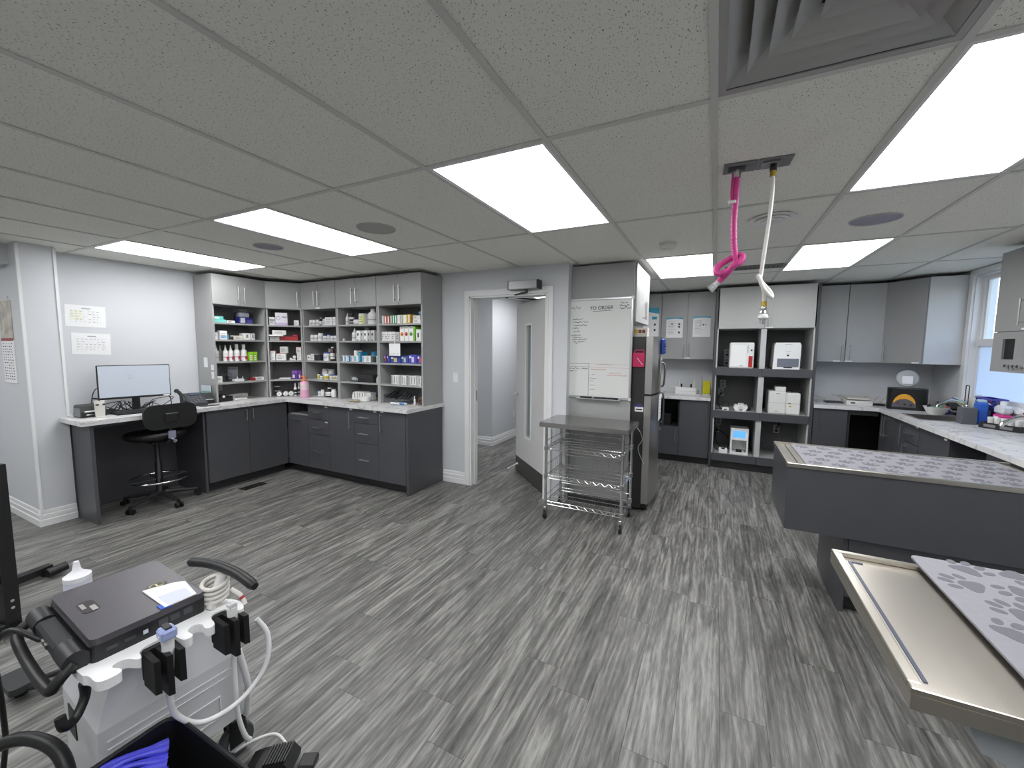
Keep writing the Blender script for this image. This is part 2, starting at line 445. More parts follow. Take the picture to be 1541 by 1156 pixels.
struct(B(-5.3, -1.34, 6.7, 8.6, ZC, ZC+.04), 'ceiling_hall', TILE, 'hallway ceiling seen above the open door', 'ceiling')
struct(B(-8.2, -5.42, 1.06, 1.25, 2.27, ZC), 'trim_1', WALL, 'boxed bulkhead under the ceiling at far left', 'trim')
for hx_,hy_,hn_ in ((-4.75, 4.75, 'added unseen hallway panel left of the doorway, brightening the open door'),):  # added out-of-view panel that brightens the door leaf, not a known fixture
    hq = thing('ceiling_light_panel', hn_, 'ceiling light', (hx_, hy_, ZC), 0, 'flat light panels in the ceiling grid'); B(-.305, .305, -.305, .305, -.012, -.001).build('frame', TRIM, hq); B(-.28, .28, -.28, .28, -.02, -.0121).build('diffuser', LIGHT, hq)
hl = thing('ceiling_light_panel', 'lit hallway panel glimpsed through the top of the doorway', 'ceiling light', (-2.43, 5.75, ZC), 0, 'flat light panels in the ceiling grid')
B(-.305, .305, -.61, .61, -.012, -.001).build('frame', TRIM, hl); B(-.28, .28, -.58, .58, -.02, -.0121).build('diffuser', LIGHT, hl)

# corner beads on the wall end
struct(MB().box(-5.222, -5.212, 1.243, 1.262, .14, ZC-.01).box(-5.232, -5.222, 1.243, 1.25, .14, ZC-.01), 'trim_2', TRIM, 'white corner bead on the near edge of the wall end', 'trim')
struct(MB().box(-5.222, -5.212, 1.458, 1.477, .95, ZC-.01), 'trim_3', TRIM, 'white corner bead beside the pinned sheets', 'trim')

# baseboards: three-step profile extruded along a straight line
def baseboard(name, a, b, nrm, label):
    """a, b floor points on the wall face, nrm points into the room"""
    ax, ay = a; bx_, by_ = b; nx, ny = nrm; mb = MB()
    prof = [(0,0), (.018,0), (.018,.055), (.012,.062), (.014,.07), (.014,.098), (.008,.105), (.009,.112), (.006,.135), (0,.14)]
    vs = []; k = len(prof)
    for (px, py) in (a, b):
        for d, z in prof: vs.append((px+nx*d, py+ny*d, z))
    fs = [tuple(range(k)), tuple(range(k, 2*k))]+[(i, (i+1) % k, k+(i+1) % k, k+i) for i in range(k)]
    return struct(mb.add(vs, fs), name, TRIM, label, 'baseboard')
baseboard('baseboard_stub_side', (-5.22, 1.235), (-5.22, 1.47), (1, 0), 'white stepped baseboard on the wall end by the desk')
baseboard('baseboard_stub', (-8.15, 1.25), (-5.205, 1.25), (0, -1), 'white stepped baseboard running off at far left')
baseboard('baseboard_back', (-2.862, YB), (DX0-.066, YB), (0, -1), 'short white baseboard between cabinet end and door casing')
baseboard('baseboard_hall_left', (-5.2, 5.70), (-3.185, 5.70), (0, -1), 'white hallway baseboard left of the corner')
baseboard('baseboard_hall_side', (-3.2, 5.685), (-3.2, 8.5), (1, 0), 'white hallway baseboard right of the corner')

# doorway casing and door
cs = MB()
for x0, x1 in ((DX0-.066, DX0), (DX1, DX1+.066)):
    cs.box(x0, x1, YB-.018, YB, 0, DZ+.066, b=.003)
    xa = x1-.02 if x0 < -2 else x0; cs.box(xa, xa+.02, YB-.024, YB-.018, 0, DZ+.02)
cs.box(DX0, DX1, YB-.018, YB, DZ, DZ+.066, b=.003); cs.box(DX0, DX1, YB-.024, YB-.018, DZ, DZ+.02)
cas = struct(cs, 'trim_4', TRIM, 'white casing around the open doorway', 'door casing')
jb = MB().box(DX0, DX0+.02, YB-.01, YB+.13, 0, DZ).box(DX1-.02, DX1, YB-.01, YB+.13, 0, DZ).box(DX0, DX1, YB-.01, YB+.13, DZ-.02, DZ)
jb.box(DX0+.02, DX0+.032, YB+.05, YB+.085, 0, DZ-.02).box(DX0+.02, DX1-.02, YB+.05, YB+.085, DZ-.032, DZ-.02)
jb.build('jamb', TRIM, cas)
B(DX0+.0201, DX0+.023, YB+.09, YB+.115, .98, 1.10).build('strike_plate', DARK, cas)

door = thing('door_1', 'grey door with narrow glass slot standing open into the hallway', 'door', (DX1-.022, YB+.13, 0), R(135)); door['kind'] = 'structure'
DLM = M((203,202,200), .45, name='door paint')
# local: x along the leaf from hinge to free edge, y = -side faces the room
L = .93; T = .045; gx0, gx1, gz0, gz1 = .41, .575, .53, 1.86
lf = MB()
for a in ((.0, gx0, .012, 2.13), (gx1, L, .012, 2.13), (gx0, gx1, .012, gz0), (gx0, gx1, gz1, 2.13)):
    lf.box(a[0], a[1], 0, T, a[2], a[3])
lf.build('leaf', DLM, door)
B(gx0, gx1, .018, .026, gz0, gz1).build('glass', clear_glass((.78,.84,.85), .12, 'door glass'), door)
fr = MB()
for y0, y1 in ((-.008, 0), (T, T+.008)):
    fr.box(gx0-.02, gx0, y0, y1, gz0-.02, gz1+.02); fr.box(gx1, gx1+.02, y0, y1, gz0-.02, gz1+.02)
    fr.box(gx0, gx1, y0, y1, gz0-.02, gz0); fr.box(gx0, gx1, y0, y1, gz1, gz1+.02)
fr.build('glazing_bead', TRIM, door)
MB().box(.01, L-.005, -.002, 0, .014, .215).box(.01, L-.005, T, T+.002, .014, .215).build('kick_plate', brushed((120,118,116), .35, (2, 2, 40), 'dull kick plate'), door)
for sgn, y in ((-1, 0.), (1, T)):
    hd = MB().lathe([(.027, 0), (.027, .007), (.012, .01), (.012, .045)], (L-.065, y, 1.02), 16, 'y') if sgn < 0 else MB().cyl((L-.065, y, 1.02), (L-.065, y+.045, 1.02), .012)
    hd.tube(spline([(L-.065, y+sgn*.045, 1.02), (L-.1, y+sgn*.055, 1.02), (L-.19, y+sgn*.05, 1.018)], 4), .011, 8)
    hd.build('lever_handle', NICKEL, door, 40)
sp = MB().cyl((L-.09, T+.002, .12), (L-.09, T+.02, .12), .013).cyl((L-.09, T+.02, .12), (L-.02, T+.10, .05), .007).cyl((L-.02, T+.1, .05), (L-.01, T+.11, .04), .012)
sp.build('door_stop', WHITE, door, 40)
MB().cyl((0, -.004, .2), (0, -.004, .32), .007).cyl((0, -.004, 1.0), (0, -.004, 1.12), .007).cyl((0, -.004, 1.85), (0, -.004, 1.97), .007).build('hinge', NICKEL, door, 40)

op = thing('door_closer', 'grey automatic door closer box with folding arm above the doorway', 'door closer', (-1.79, YB-.018, 2.195))
B(-.175, .155, -.095, -.001, 0, .085, b=.004).build('housing', M((150,150,150), .35, .6, name='closer metal'), op)
B(.155, .175, -.097, 0, -.002, .087, b=.003).build('end_cap', DARK, op)
B(-.174, -.155, -.097, 0, -.002, .087, b=.003).build('end_cap', M((110,110,110), .4, name='end cap grey'), op)
am = MB().cyl((.02, -.045, 0), (.02, -.045, -.035), .014).tube([(.02, -.045, -.03), (-.26, .06, -.05)], .009, 6).cyl((-.26, .06, -.065), (-.26, .06, -.035), .013).tube([(-.26, .06, -.055), (-.02, .36, -.06)], .008, 6)
am.build('arm', DARK, op, 40)

sw = thing('light_switch', 'white light switch on the wall left of the doorway', 'light switch', (-2.684, YB, 1.25))
B(-.036, .036, -.006, 0, -.058, .058, b=.002).build('plate', WHITE, sw); B(-.016, .016, -.009, -.006, -.033, .033, b=.001).build('rocker', PAPER, sw)
so = thing('wall_outlet', 'white wall outlet low on the bright hallway wall', 'outlet', (-3.2, 6.5, .42))
B(0, .005, -.035, .035, -.057, .057, b=.002).build('plate', WHITE, so); MB().box(.005, .007, -.017, .017, .008, .038).box(.005, .007, -.017, .017, -.038, -.008).build('socket', OFFW, so)
fv = thing('floor_register', 'small dark slotted floor register in front of the corner cabinets', 'floor register', (-4.65, 2.73, .0005), R(3))
B(-.06, .06, -.13, .13, 0, .003).build('frame', M((40,37,34), .5, name='register bronze'), fv)
for k in range(8): B(-.045, .045, -.115+.03*k, -.10+.03*k, .003, .005).build('slat', BLACK, fv)

# window in the right wall
win = struct(MB().box(XR-.02, XR, WY0-.09, WY0, WZ0-.09, WZ1+.05).box(XR-.02, XR, WY1, WY1+.07, WZ0-.09, WZ1+.05).box(XR-.02, XR, WY0, WY1, WZ1, WZ1+.05).box(XR-.035, XR, WY0-.09, WY1+.07, WZ0-.03, WZ0).box(XR-.02, XR, WY0, WY1, WZ0-.09, WZ0-.03),
             'window_1', TRIM, 'white window with clear upper pane and frosted blue lower pane', 'window')
MB().box(XR, XR+.16, WY0, WY0+.015, WZ0, WZ1).box(XR, XR+.16, WY1-.015, WY1, WZ0, WZ1).box(XR, XR+.16, WY0+.015, WY1-.015, WZ1-.015, WZ1).box(XR, XR+.16, WY0+.015, WY1-.015, WZ0, WZ0+.015).build('jamb', TRIM, win)
sx = MB()
sx.box(XR+.05, XR+.09, WY0+.015, WY0+.07, WZ0+.015, WZ1-.015).box(XR+.05, XR+.09, WY1-.055, WY1-.015, WZ0+.015, WZ1-.015)
sx.box(XR+.05, XR+.09, WY0+.07, WY1-.055, WZ1-.06, WZ1-.015).box(XR+.05, XR+.09, WY0+.07, WY1-.055, WZ0+.015, WZ0+.05)
sx.build('sash_frame', TRIM, win)
B(XR+.03, XR+.095, WY0+.07, WY1-.055, 1.655, 1.725).build('meeting_rail', TRIM, win)
sr = MB().box(XR+.065, XR+.085, WY1-.085, WY1-.055, 1.725, WZ1-.06).box(XR+.065, XR+.085, WY0+.07, WY0+.14, 1.725, WZ1-.06)
sr.build('upper_stile', M((222,222,216), .5, name='vinyl'), win)
B(XR+.072, XR+.077, WY0+.07, WY1-.055, 1.725, WZ1-.06).build('upper_pane', GLASS, win)
B(XR+.06, XR+.066, WY0+.07, WY1-.055, WZ0+.05, 1.655).build('lower_pane', frosted((226,230,236)), win)
struct(B(XR+.3, 60, -30, 40, -.5, -.4), 'ground_outside', M((130,132,120), .9, noise=(.5,.2), name='outside ground'), 'ground outside the window', 'ground')
# ------------------------------------------------------------ cabinets
def handle_v(parent, x, z0, z1, y=-.0, mat=NICKEL, off=.032):
    MB().cyl((x, y-off, z0), (x, y-off, z1), .0055, n=10).cyl((x, y, z0+.02), (x, y-off, z0+.02), .0045, n=8).cyl((x, y, z1-.02), (x, y-off, z1-.02), .0045, n=8).build('handle', mat, parent, 40)
def handle_h(parent, x0, x1, z, y=-.0, mat=NICKEL, off=.032):
    MB().cyl((x0, y-off, z), (x1, y-off, z), .0055, n=10).cyl((x0+.02, y, z), (x0+.02, y-off, z), .0045, n=8).cyl((x1-.02, y, z), (x1-.02, y-off, z), .0045, n=8).build('handle', mat, parent, 40)
def front(t, name, x0, x1, z0, z1, mat, hv=None, hh=None, lab=None):
    g = .0015
    d = B(x0+g, x1-g, -.019, 0, z0+g, z1-g, b=.0012).build(name, mat, t)
    if hv: handle_v(d, hv[0], hv[1], hv[2], -.019)
    if hh: handle_h(d, hh[0], hh[1], hh[2], -.019)
    if lab: B(lab[0]-.022, lab[0]+.022, -.0205, -.0188, lab[1]-.007, lab[1]+.007).build('name_sticker', PAPER, d)
    return d
def carcass(t, w, dp, z0, z1, mat, inner=None, name='carcass'):
    k = .018
    MB().box(0, k, .0005, dp, z0, z1).box(w-k, w, .0005, dp, z0, z1).box(k, w-k, .0005, dp, z0, z0+k).box(k, w-k, .0005, dp, z1-k, z1).box(k, w-k, dp-.01, dp, z0+k, z1-k).build(name, mat, t)
def base(label, loc, rz, w, dp=.58, z1=.898, mat=DGREY):
    t = thing('base_cabinet', label, 'base cabinet', loc, rz)
    carcass(t, w, dp, .10, z1, mat); B(0, w, .06, .075, 0, .10).build('toe_kick', DKICK, t)
    return t

# pharmacy corner, left leg (local x = +Y world)
b1 = base('charcoal two-door base cabinet right of the desk knee space', (-4.85, 2.385, 0), R(90), .912)
front(b1, 'door', 0, .44, .105, .895, DGREY, hv=(.405, .74, .87)); front(b1, 'door', .44, .912, .105, .895, DGREY, hv=(.475, .74, .87))
# right leg (local x = +X world)
Yb = 3.32
def rb(x0, x1, label): return base(label, (x0, Yb, 0), 0, x1-x0)
c1 = rb(-4.83, -4.44, 'charcoal base cabinet with open slot over a tilt-out bin, in the corner')
B(0, .39, .2, .21, .75, .88).build('slot_back', DKICK, c1); front(c1, 'bin_front', 0, .39, .105, .745, DGREY, hh=(.12, .27, .685))
B(.018, .372, .0, .2, .735, .748).build('slot_floor', LGREY, c1)
c2 = rb(-4.44, -4.065, 'charcoal three-drawer base cabinet next to the tilt-out bin')
for z0, z1, zh in ((.715, .895, .80), (.53, .712, .62), (.105, .527, .32)): front(c2, 'drawer', 0, .375, z0, z1, DGREY, hh=(.11, .265, zh), lab=(.325, z1-.02) if z0 > .5 else None)
c3 = rb(-4.065, -3.655, 'charcoal one-door base cabinet between the two drawer stacks')
front(c3, 'door', 0, .41, .105, .895, DGREY, hv=(.36, .66, .86), lab=(.36, .88))
c4 = rb(-3.655, -3.29, 'charcoal three-drawer base cabinet second from the worktop end')
for z0, z1, zh in ((.735, .895, .805), (.505, .732, .62), (.105, .502, .32)): front(c4, 'drawer', 0, .365, z0, z1, DGREY, hh=(.09, .245, zh), lab=(.32, .88) if z0 > .7 else None)
c5 = rb(-3.29, -2.90, 'charcoal one-door base cabinet at the worktop end by the doorway')
front(c5, 'door', 0, .385, .105, .895, DGREY, hv=(.055, .66, .87), lab=(.06, .885))
B(.389, .42, -.019, .585, 0, .898, b=.001).build('end_panel', DGREY, c5)

desk = thing('desk', 'charcoal panel base carrying the marble worktop over the chair space', 'desk', (-5.0, 1.48, 0))
B(-.215, .17, 0, .025, 0, .898, b=.001).build('end_panel', DGREY, desk)
B(-.448, -.43, .03, .89, 0, .898).build('back_panel', DGREY, desk)
B(-.43, .15, .878, .9, 0, .898, b=.001).build('side_panel', DGREY, desk)
B(-.43, .12, .03, .876, .86, .897).build('apron', DGREY, desk)

wt = MB().prism([(-5.218, 1.41), (-4.765, 1.41), (-4.79, 3.27), (-2.85, 3.27), (-2.85, YB-.001), (XL+.001, YB-.001), (XL+.001, 1.475), (-5.218, 1.475)], .90, .94)
tag(wt.build('worktop', MARBLE), 'white marble worktop running from the desk round the pharmacy corner', 'worktop')

# tall open shelf units with doors on top
SZ = [1.86, 1.665, 1.41, 1.165, .944]      # shelf surfaces, top to bottom
BAY = {}
def shelf_bay(key, label, loc, rz, w, ndoors, dp=.35, handle_x=None):
    t = thing('shelf_unit', label, 'shelf unit', loc, rz, 'pharmacy shelf units'); k = .02; z0, z1 = .941, 2.40
    B(0, k, 0, dp, z0, z1, b=.0006).build('side_panel', LGREY, t); B(w-k, w, 0, dp, z0, z1, b=.0006).build('side_panel', LGREY, t)
    B(k, w-k, dp-.012, dp, z0, z1).build('back_panel', INNER, t)
    B(k, w-k, .0, dp-.012, z1-.02, z1).build('top_panel', LGREY, t); B(k, w-k, .0, dp-.012, 2.062, 2.08).build('cupboard_floor', LGREY, t)
    for z in SZ[:4]: B(k, w-k, .002, dp-.012, z-.02, z, b=.0006).build('shelf', LGREY, t)
    if ndoors == 2:
        front(t, 'door', 0, w/2, 2.062, 2.40, LGREY, hv=(w/2-.035, 2.10, 2.28)); front(t, 'door', w/2, w, 2.062, 2.40, LGREY, hv=(w/2+.035, 2.10, 2.28))
    else: front(t, 'door', 0, w, 2.062, 2.40, LGREY, hv=(w-.045, 2.10, 2.28))
    BAY[key] = (Vector(loc), rz, w, dp)
    return t
bA = shelf_bay('A', 'open shelf unit on the left, next to the desk phone', (-5.09, 2.632, 0), R(90), .608, 2)
ang = math.atan2(.318, .263)
bB = shelf_bay('B', 'narrow angled shelf unit in the corner', (-5.088, 3.246, 0), ang, .405, 1, .33)
bC = shelf_bay('C', 'open shelf unit just right of the corner one, full of pill bottles', (-4.825, 3.56, 0), 0, .635, 2)
bD = shelf_bay('D', 'open shelf unit with teal boxes and black cases', (-4.188, 3.56, 0), 0, .668, 2)
bE = shelf_bay('E', 'open shelf unit nearest the doorway', (-3.518, 3.56, 0), 0, .648, 2)
B(.28, .36, -.0205, -.0188, 2.066, 2.082).build('name_sticker', PAPER, bC)

# ------------------------------------------------------------ goods on the shelves
RNG = {'A': [(190,995),(215,1000),(245,1020),(325,1290),(345,1300)], 'B': [(45,470),(58,478),(70,490),(85,500),(95,510)],
       'C': [(55,410),(62,418),(65,425),(70,435),(75,440)], 'D': [(70,435),(75,440),(78,443),(75,445),(75,450)], 'E': [(55,480),(40,487),(65,485),(60,488),(55,490)]}
BT = {'A': 'left shelf unit', 'B': 'corner shelf unit', 'C': 'third shelf unit', 'D': 'fourth shelf unit', 'E': 'right shelf unit'}
LT = ['top shelf', 'second shelf', 'third shelf', 'fourth shelf', 'bottom level']
def slot(bay, lv, x0, x1):
    a, b = RNG[bay][lv-1]; w = BAY[bay][2]-.044
    f = lambda x: .022+w*(x-a)/(b-a)
    return max(.024, f(x0)), min(BAY[bay][2]-.024, f(x1))
def spot(bay, lv, x, y, z=0.):
    loc, rz, w, dp = BAY[bay]
    c, s = math.cos(rz), math.sin(rz)
    return (loc.x+c*x-s*y, loc.y+s*x+c*y, SZ[lv-1]+z+.0006), rz
def lab(look, bay, lv): return f'{look}, {LT[lv-1]} of {BT[bay]}'
def CT(bay, lv, x0, x1, h, col, look, face=None, dp=.10, y=.03, z=0., lines=True, yaw=0., group=None, name='carton', cat='carton', side=None, full=None):
    """carton: x0..x1 as read across the bay, h height"""
    a, b = slot(bay, lv, x0, x1); w = (b-a)-.002; loc, rz = spot(bay, lv, (a+b)/2, y+dp/2, z)
    t = thing(name, full or lab(look, bay, lv), cat, loc, rz+yaw, group)
    B(-w/2, w/2, -dp/2, dp/2, 0, h, b=.0012).build('carton_body', M(col, .5), t)
    if face is not None:
        for i, (fc, u0, u1, v0, v1) in enumerate(face):
            B(-w/2+u0*w, -w/2+u1*w, -dp/2-.0006-.0001*i, -dp/2+.0002, v0*h, v1*h).build('printed_panel', M(fc, .5), t)
    if lines and w > .02:
        ln = MB(); rg = random.Random(ord(bay)*1000+lv*37+int(x0))
        for q in range(3):
            zz = h*(.25+.2*q); ln.box(-w*.36, -w*.36+w*rg.uniform(.3, .7), -dp/2-.0012, -dp/2-.0004, zz, zz+max(.0025, h*.045))
        ln.build('lettering', INK, t)
    return t
def BO(bay, lv, x0, x1, h, col, cap, look, label=None, y=.045, z=0., neck=.55, shape='pill', group=None, cat='bottle', name='bottle', lay=False, capr=None, full=None):
    a, b = slot(bay, lv, x0, x1); r = (b-a)/2-.0015; r = max(.008, min(r, .062)); loc, rz = spot(bay, lv, (a+b)/2, y+r, z)
    t = thing(name, full or lab(look, bay, lv), cat, loc, rz, group)
    ch = h*.16 if shape == 'pill' else (h*.1 if shape in ('jug', 'syrup') else h*.32)
    if shape == 'pill':
        hb = h-ch; MB().lathe([(r*.94, 0), (r, .003), (r, hb*.86), (r*.86, hb*.95), (r*.78, hb)], n=18).build('bottle_body', M(col, .35), t, 40)
        MB().lathe([(r*.86, hb), (r*.88, hb+.002), (r*.88, h-.002), (r*.8, h)], n=18).build('cap', M(cap, .4), t, 40)
        lz0, lz1 = hb*.2, hb*.78
    elif shape in ('jug', 'syrup'):
        hb = h-ch; MB().lathe([(r*.95, 0), (r, .004), (r, hb*.68), (r*.85, hb*.8), (r*.42, hb*.93), (r*.4, hb)], n=18).build('bottle_body', M(col, .3), t, 40)
        MB().lathe([(r*.46, hb), (r*.48, hb+.002), (r*.48, h-.002), (r*.42, h)], n=16).build('cap', M(cap, .4), t, 40)
        lz0, lz1 = hb*.15, hb*.62
    else:   # tapered squeeze or pump bottle
        hb = h-ch; MB().lathe([(r*.95, 0), (r, .004), (r, hb*.88), (r*.8, hb*.97), (r*.5, hb)], n=18).build('bottle_body', M(col, .35), t, 40)
        MB().lathe([(r*.5, hb), (r*.5, hb+ch*.25), (r*.3, hb+ch*.4), (r*.14, h)] if shape == 'cone' else [(r*.5, hb), (r*.52, hb+.002), (r*.52, h-.002), (r*.45, h)], n=14).build('cap', M(cap, .4), t, 40)
        lz0, lz1 = hb*.1, hb*.72
    if label:
        MB().lathe([(r+.0006, lz0), (r+.0006, lz1)], n=18).build('label_band', M(label, .5), t, 40)
        MB().lathe([(r+.001, lz0+(lz1-lz0)*.35), (r+.001, lz0+(lz1-lz0)*.5)], n=18).build('label_print', INKG if label[0] > 120 else PAPER, t, 40)
    return t
W1 = (232,232,230); W2 = (222,222,219)
# --- left unit (A)
CT('A',1,195,385,.034,(120,205,195),'lower of two flat teal cartons', dp=.12, lines=False)
CT('A',1,195,355,.034,(105,198,190),'upper teal carton lying on another', z=.0352, dp=.11, y=.035, face=[((235,240,240),.05,.6,.2,.75)], lines=False)
CT('A',1,402,530,.027,W1,'flat white carton beside the teal ones', dp=.07)
a_, b_ = slot('A',1,620,870); lc, rz = spot('A',1,(a_+b_)/2,.12)
bg_ = thing('plastic_bag', lab('clear bag of white and blue packets', 'A', 1), 'plastic bag', lc, rz)
ww = (b_-a_)/2
MB().prism([(-ww,0),(ww,0),(ww*1.0,.10),(ww*.95,.15),(ww*1.25,.185),(.2*ww,.175),(-ww*1.3,.188),(-ww*.85,.15),(-ww*1.02,.09)], -.05, .05, 'xz').build('bag_film', clear_glass((.86,.87,.9),.12,'bag film'), bg_)
B(-ww*.85, ww*.95, -.044, .044, .003, .075, b=.006).build('blue_packet', M((52,48,150), .4), bg_)
B(-ww*.7, -ww*.1, -.047, -.0442, .012, .068).build('packet_label', PAPER, bg_)
B(-ww*.75, ww*.6, -.04, .04, .078, .135, b=.012).build('white_packet', M((205,205,215), .5), bg_)
CT('A',2,222,272,.078,W1,'narrow white carton at the left end', dp=.04)
CT('A',2,305,415,.10,W1,'white carton with pale blue panel', face=[((150,185,225),.1,.9,.12,.42),((235,236,238),.1,.9,.5,.92)], dp=.07)
BO('A',2,420,462,.066,(70,140,140),(50,110,115),'small teal bottle')
BO('A',2,474,490,.045,(45,45,48),(225,225,225),'left of two tiny dark vials', y=.03); BO('A',2,494,510,.045,(45,45,48),(225,225,225),'right of two tiny dark vials', y=.03)
CT('A',2,516,655,.048,(226,220,206),'low cream carton', dp=.08)
CT('A',2,680,785,.08,W1,'white carton with black letter shapes, left of its twin', face=[((50,50,52),.3,.42,.3,.8),((50,50,52),.5,.62,.3,.8)], lines=False)
CT('A',2,797,862,.08,W2,'white carton with black letter shapes, at the right end', face=[((50,50,52),.25,.45,.3,.85),((50,50,52),.6,.75,.2,.8)], lines=False)
BO('A',3,250,335,.19,(205,204,200),(222,222,220),'grey-white nozzle bottle at the left end', shape='cone', label=(190,189,186))
for x0, x1, nm in ((392,470,'left of two pink-labelled nozzle bottles'), (472,548,'right of two pink-labelled nozzle bottles')):
    t = BO('A',3,x0,x1,.19,W1,W1,nm,shape='cone',label=(232,222,224))
    B(-.006, .02, -.0315, -.0295, .02, .055).build('red_mark', M((178,52,70), .5), t)
for x0, x1, nm in ((562,655,'left of two flat-capped white bottles'), (672,770,'right of two flat-capped white bottles')):
    t = BO('A',3,x0,x1,.20,W1,W1,nm,shape='flat',label=(230,226,226))
    B(-.004, .024, -.0375, -.0345, .02, .06).build('red_mark', M((178,52,70), .5), t)
for k, x0 in enumerate((318, 400, 482, 566, 648)):
    BO('A',3,x0,x0+70,.188,(200,200,197),(212,212,210),'', y=.16, shape='cone', full='grey-white nozzle bottle in the back row, third shelf of left shelf unit', group='back row of nozzle bottles on the left shelf unit')
CT('A',3,780,842,.108,(150,205,40),'left of two lime green cartons', face=[((236,238,228),.12,.6,.1,.62)], dp=.07)
CT('A',3,846,908,.108,(150,205,40),'right of two lime green cartons', face=[((236,238,228),.12,.6,.1,.62)], dp=.07)
CT('A',4,328,438,.075,W1,'small white carton at the left end', dp=.06)
for k, x0 in enumerate((470, 590)):
    a, b = slot('A',4,x0,x0+60); lc, rz = spot('A',4,(a+b)/2,.12)
    t = thing('file_holder', lab(('left','right')[k]+' clear acrylic leaflet holder, empty', 'A', 4), 'leaflet holder', lc, rz)
    MB().box(-.03,.03,.04,.043,0,.19).box(-.03,.03,-.04,-.037,0,.10).box(-.03,.03,-.037,.04,0,.003).build('acrylic_shell', ACRYL, t); B(-.022,.022,-.042,-.0401,.01,.03).build('clip', DARK, t)
a, b = slot('A',4,660,860); lc, rz = spot('A',4,(a+b)/2,.16)
t = thing('counter_sign', lab('grey printed sign with dark heading in acrylic stand', 'A', 4), 'sign', lc, rz)
ww = (b-a)/2; B(-ww, ww, 0, .004, .0, .17).build('sheet', M((178,178,182), .5), t); B(-ww, ww, -.0025, -.0005, 0, .172).build('acrylic_front', ACRYL, t); B(-ww, ww, -.05, .03, -.0, .003).build('foot', ACRYL, t)
hd_ = MB(); scribble(hd_, -ww*.9, .145, ww*1.8, .012, -.003, 5, .006, 16); hd_.build('heading', BLACK, t)
a, b = slot('A',4,670,870); lc, rz = spot('A',4,(a+b)/2,.07)
t = thing('pen_tray', lab('small white tray with two upright prongs', 'A', 4), 'tray', lc, rz)
MB().box(-.058,.058,-.03,.03,0,.03,b=.003).build('tray_body', WHITE, t); MB().cyl((-.02,-.015,.028),(-.012,-.015,.055),.005).cyl((.042,-.015,.028),(.05,-.015,.055),.005).build('prong', WHITE, t, 40)
CT('A',4,1035,1090,.034,(165,40,52),'short red carton', dp=.08); CT('A',4,1094,1268,.04,W1,'long white carton at the right end', dp=.06)
a, b = slot('A',5,365,615); lc, rz = spot('A',5,(a+b)/2,.05)
t = thing('tape_dispenser', lab('black tape dispenser', 'A', 5), 'tape dispenser', lc, rz)
MB().prism([(-.075,0),(.075,0),(.078,.055),(.05,.06),(.02,.035),(-.02,.035),(-.05,.05),(-.078,.045)],-.03,.03,'xz').build('body', BLACK, t); MB().cyl((-.015,-.018,.055),(-.015,.018,.055),.034).build('tape_roll', DARK, t, 40); MB().cyl((-.015,-.019,.055),(-.015,.019,.055),.014).build('core', OFFW, t, 40)
a, b = slot('A',5,580,710); lc, rz = spot('A',5,(a+b)/2,.335)
t = thing('wall_outlet', lab('grey outlet plate on the back panel', 'A', 5), 'outlet', lc, rz); B(-.04,.04,-.006,.0,.10,.20,b=.002).build('plate', M((190,190,192),.4), t); MB().box(-.017,.017,-.008,-.006,.158,.188).box(-.017,.017,-.008,-.006,.112,.142).build('socket', M((150,150,152),.4), t)
CT('A',5,660,905,.018,W1,'flat white booklet pile', dp=.12, y=.02, lines=False, name='booklet_pile', cat='booklets'); CT('A',5,630,765,.045,W2,'white packet standing behind the booklets', dp=.06, y=.2, name='packet', cat='packet')
CT('A',5,785,1125,.05,W2,'long off-white carton at the back', dp=.07, y=.22, yaw=.12)
# --- corner unit (B)
CT('B',1,50,130,.10,(214,214,212),'plain white carton at the left end', face=[((90,90,95),.1,.9,.55,.68)]); 
t = CT('B',1,133,295,.158,(226,222,230),'big white and lilac carton with an oval motif', face=[((196,180,214),.0,1,.0,.2),((120,118,128),.55,.95,.62,.7)], lines=False, dp=.14)
MB().tube(arc((-.035,-.071,.088),.022,0,2*PI,18,'xz')[:-1], .0022, 6, True).build('oval_motif', M((120,110,135),.5), t)
CT('B',1,380,448,.068,W1,'small white carton at the right end', dp=.06)
CT('B',2,62,192,.05,(214,212,208),'low grey-white carton at the left end', dp=.16); CT('B',2,198,440,.052,(168,38,46),'long red tray carton', dp=.2, lines=False)
CT('B',2,62,250,.018,W1,'flat white carton with flap overhanging the shelf edge', dp=.17, y=-.03, z=.0535, lines=False); CT('B',2,100,280,.055,W2,'white carton lying on top of the stack', z=.073, dp=.13)
CT('B',2,368,432,.022,(172,30,60),'small crimson packet on the red tray', z=.0535, dp=.08, lines=False)
CT('B',3,72,138,.062,W1,'lower of two small white cartons', dp=.1); CT('B',3,72,138,.06,W1,'upper of two small white cartons', z=.0635, dp=.1, face=[((190,60,70),.0,1,.88,1)])
CT('B',3,147,280,.09,W1,'wide white carton with red top edge', face=[((186,60,66),.0,1,.93,1)], dp=.13); CT('B',3,200,308,.085,(200,199,196),'grey-white carton sitting on the wide one', z=.0915, dp=.1)
CT('B',3,425,485,.085,W1,'lower white carton of the right-hand pair', dp=.1); CT('B',3,418,485,.09,W2,'upper white carton of the right-hand pair', z=.0865, dp=.1, face=[((190,60,70),0,1,.9,1)])
a, b = slot('B',3,325,405); lc, rz = spot('B',3,(a+b)/2,.08); t = thing('tape_dispenser', lab('small white tape dispenser', 'B', 3), 'tape dispenser', lc, rz); MB().prism([(-.035,0),(.035,0),(.03,.02),(.0,.018),(-.035,.035)],-.012,.012,'xz').build('body', WHITE, t); MB().cyl((.018,-.01,.042),(.018,.01,.042),.02).build('tape_roll', OFFW, t, 40)
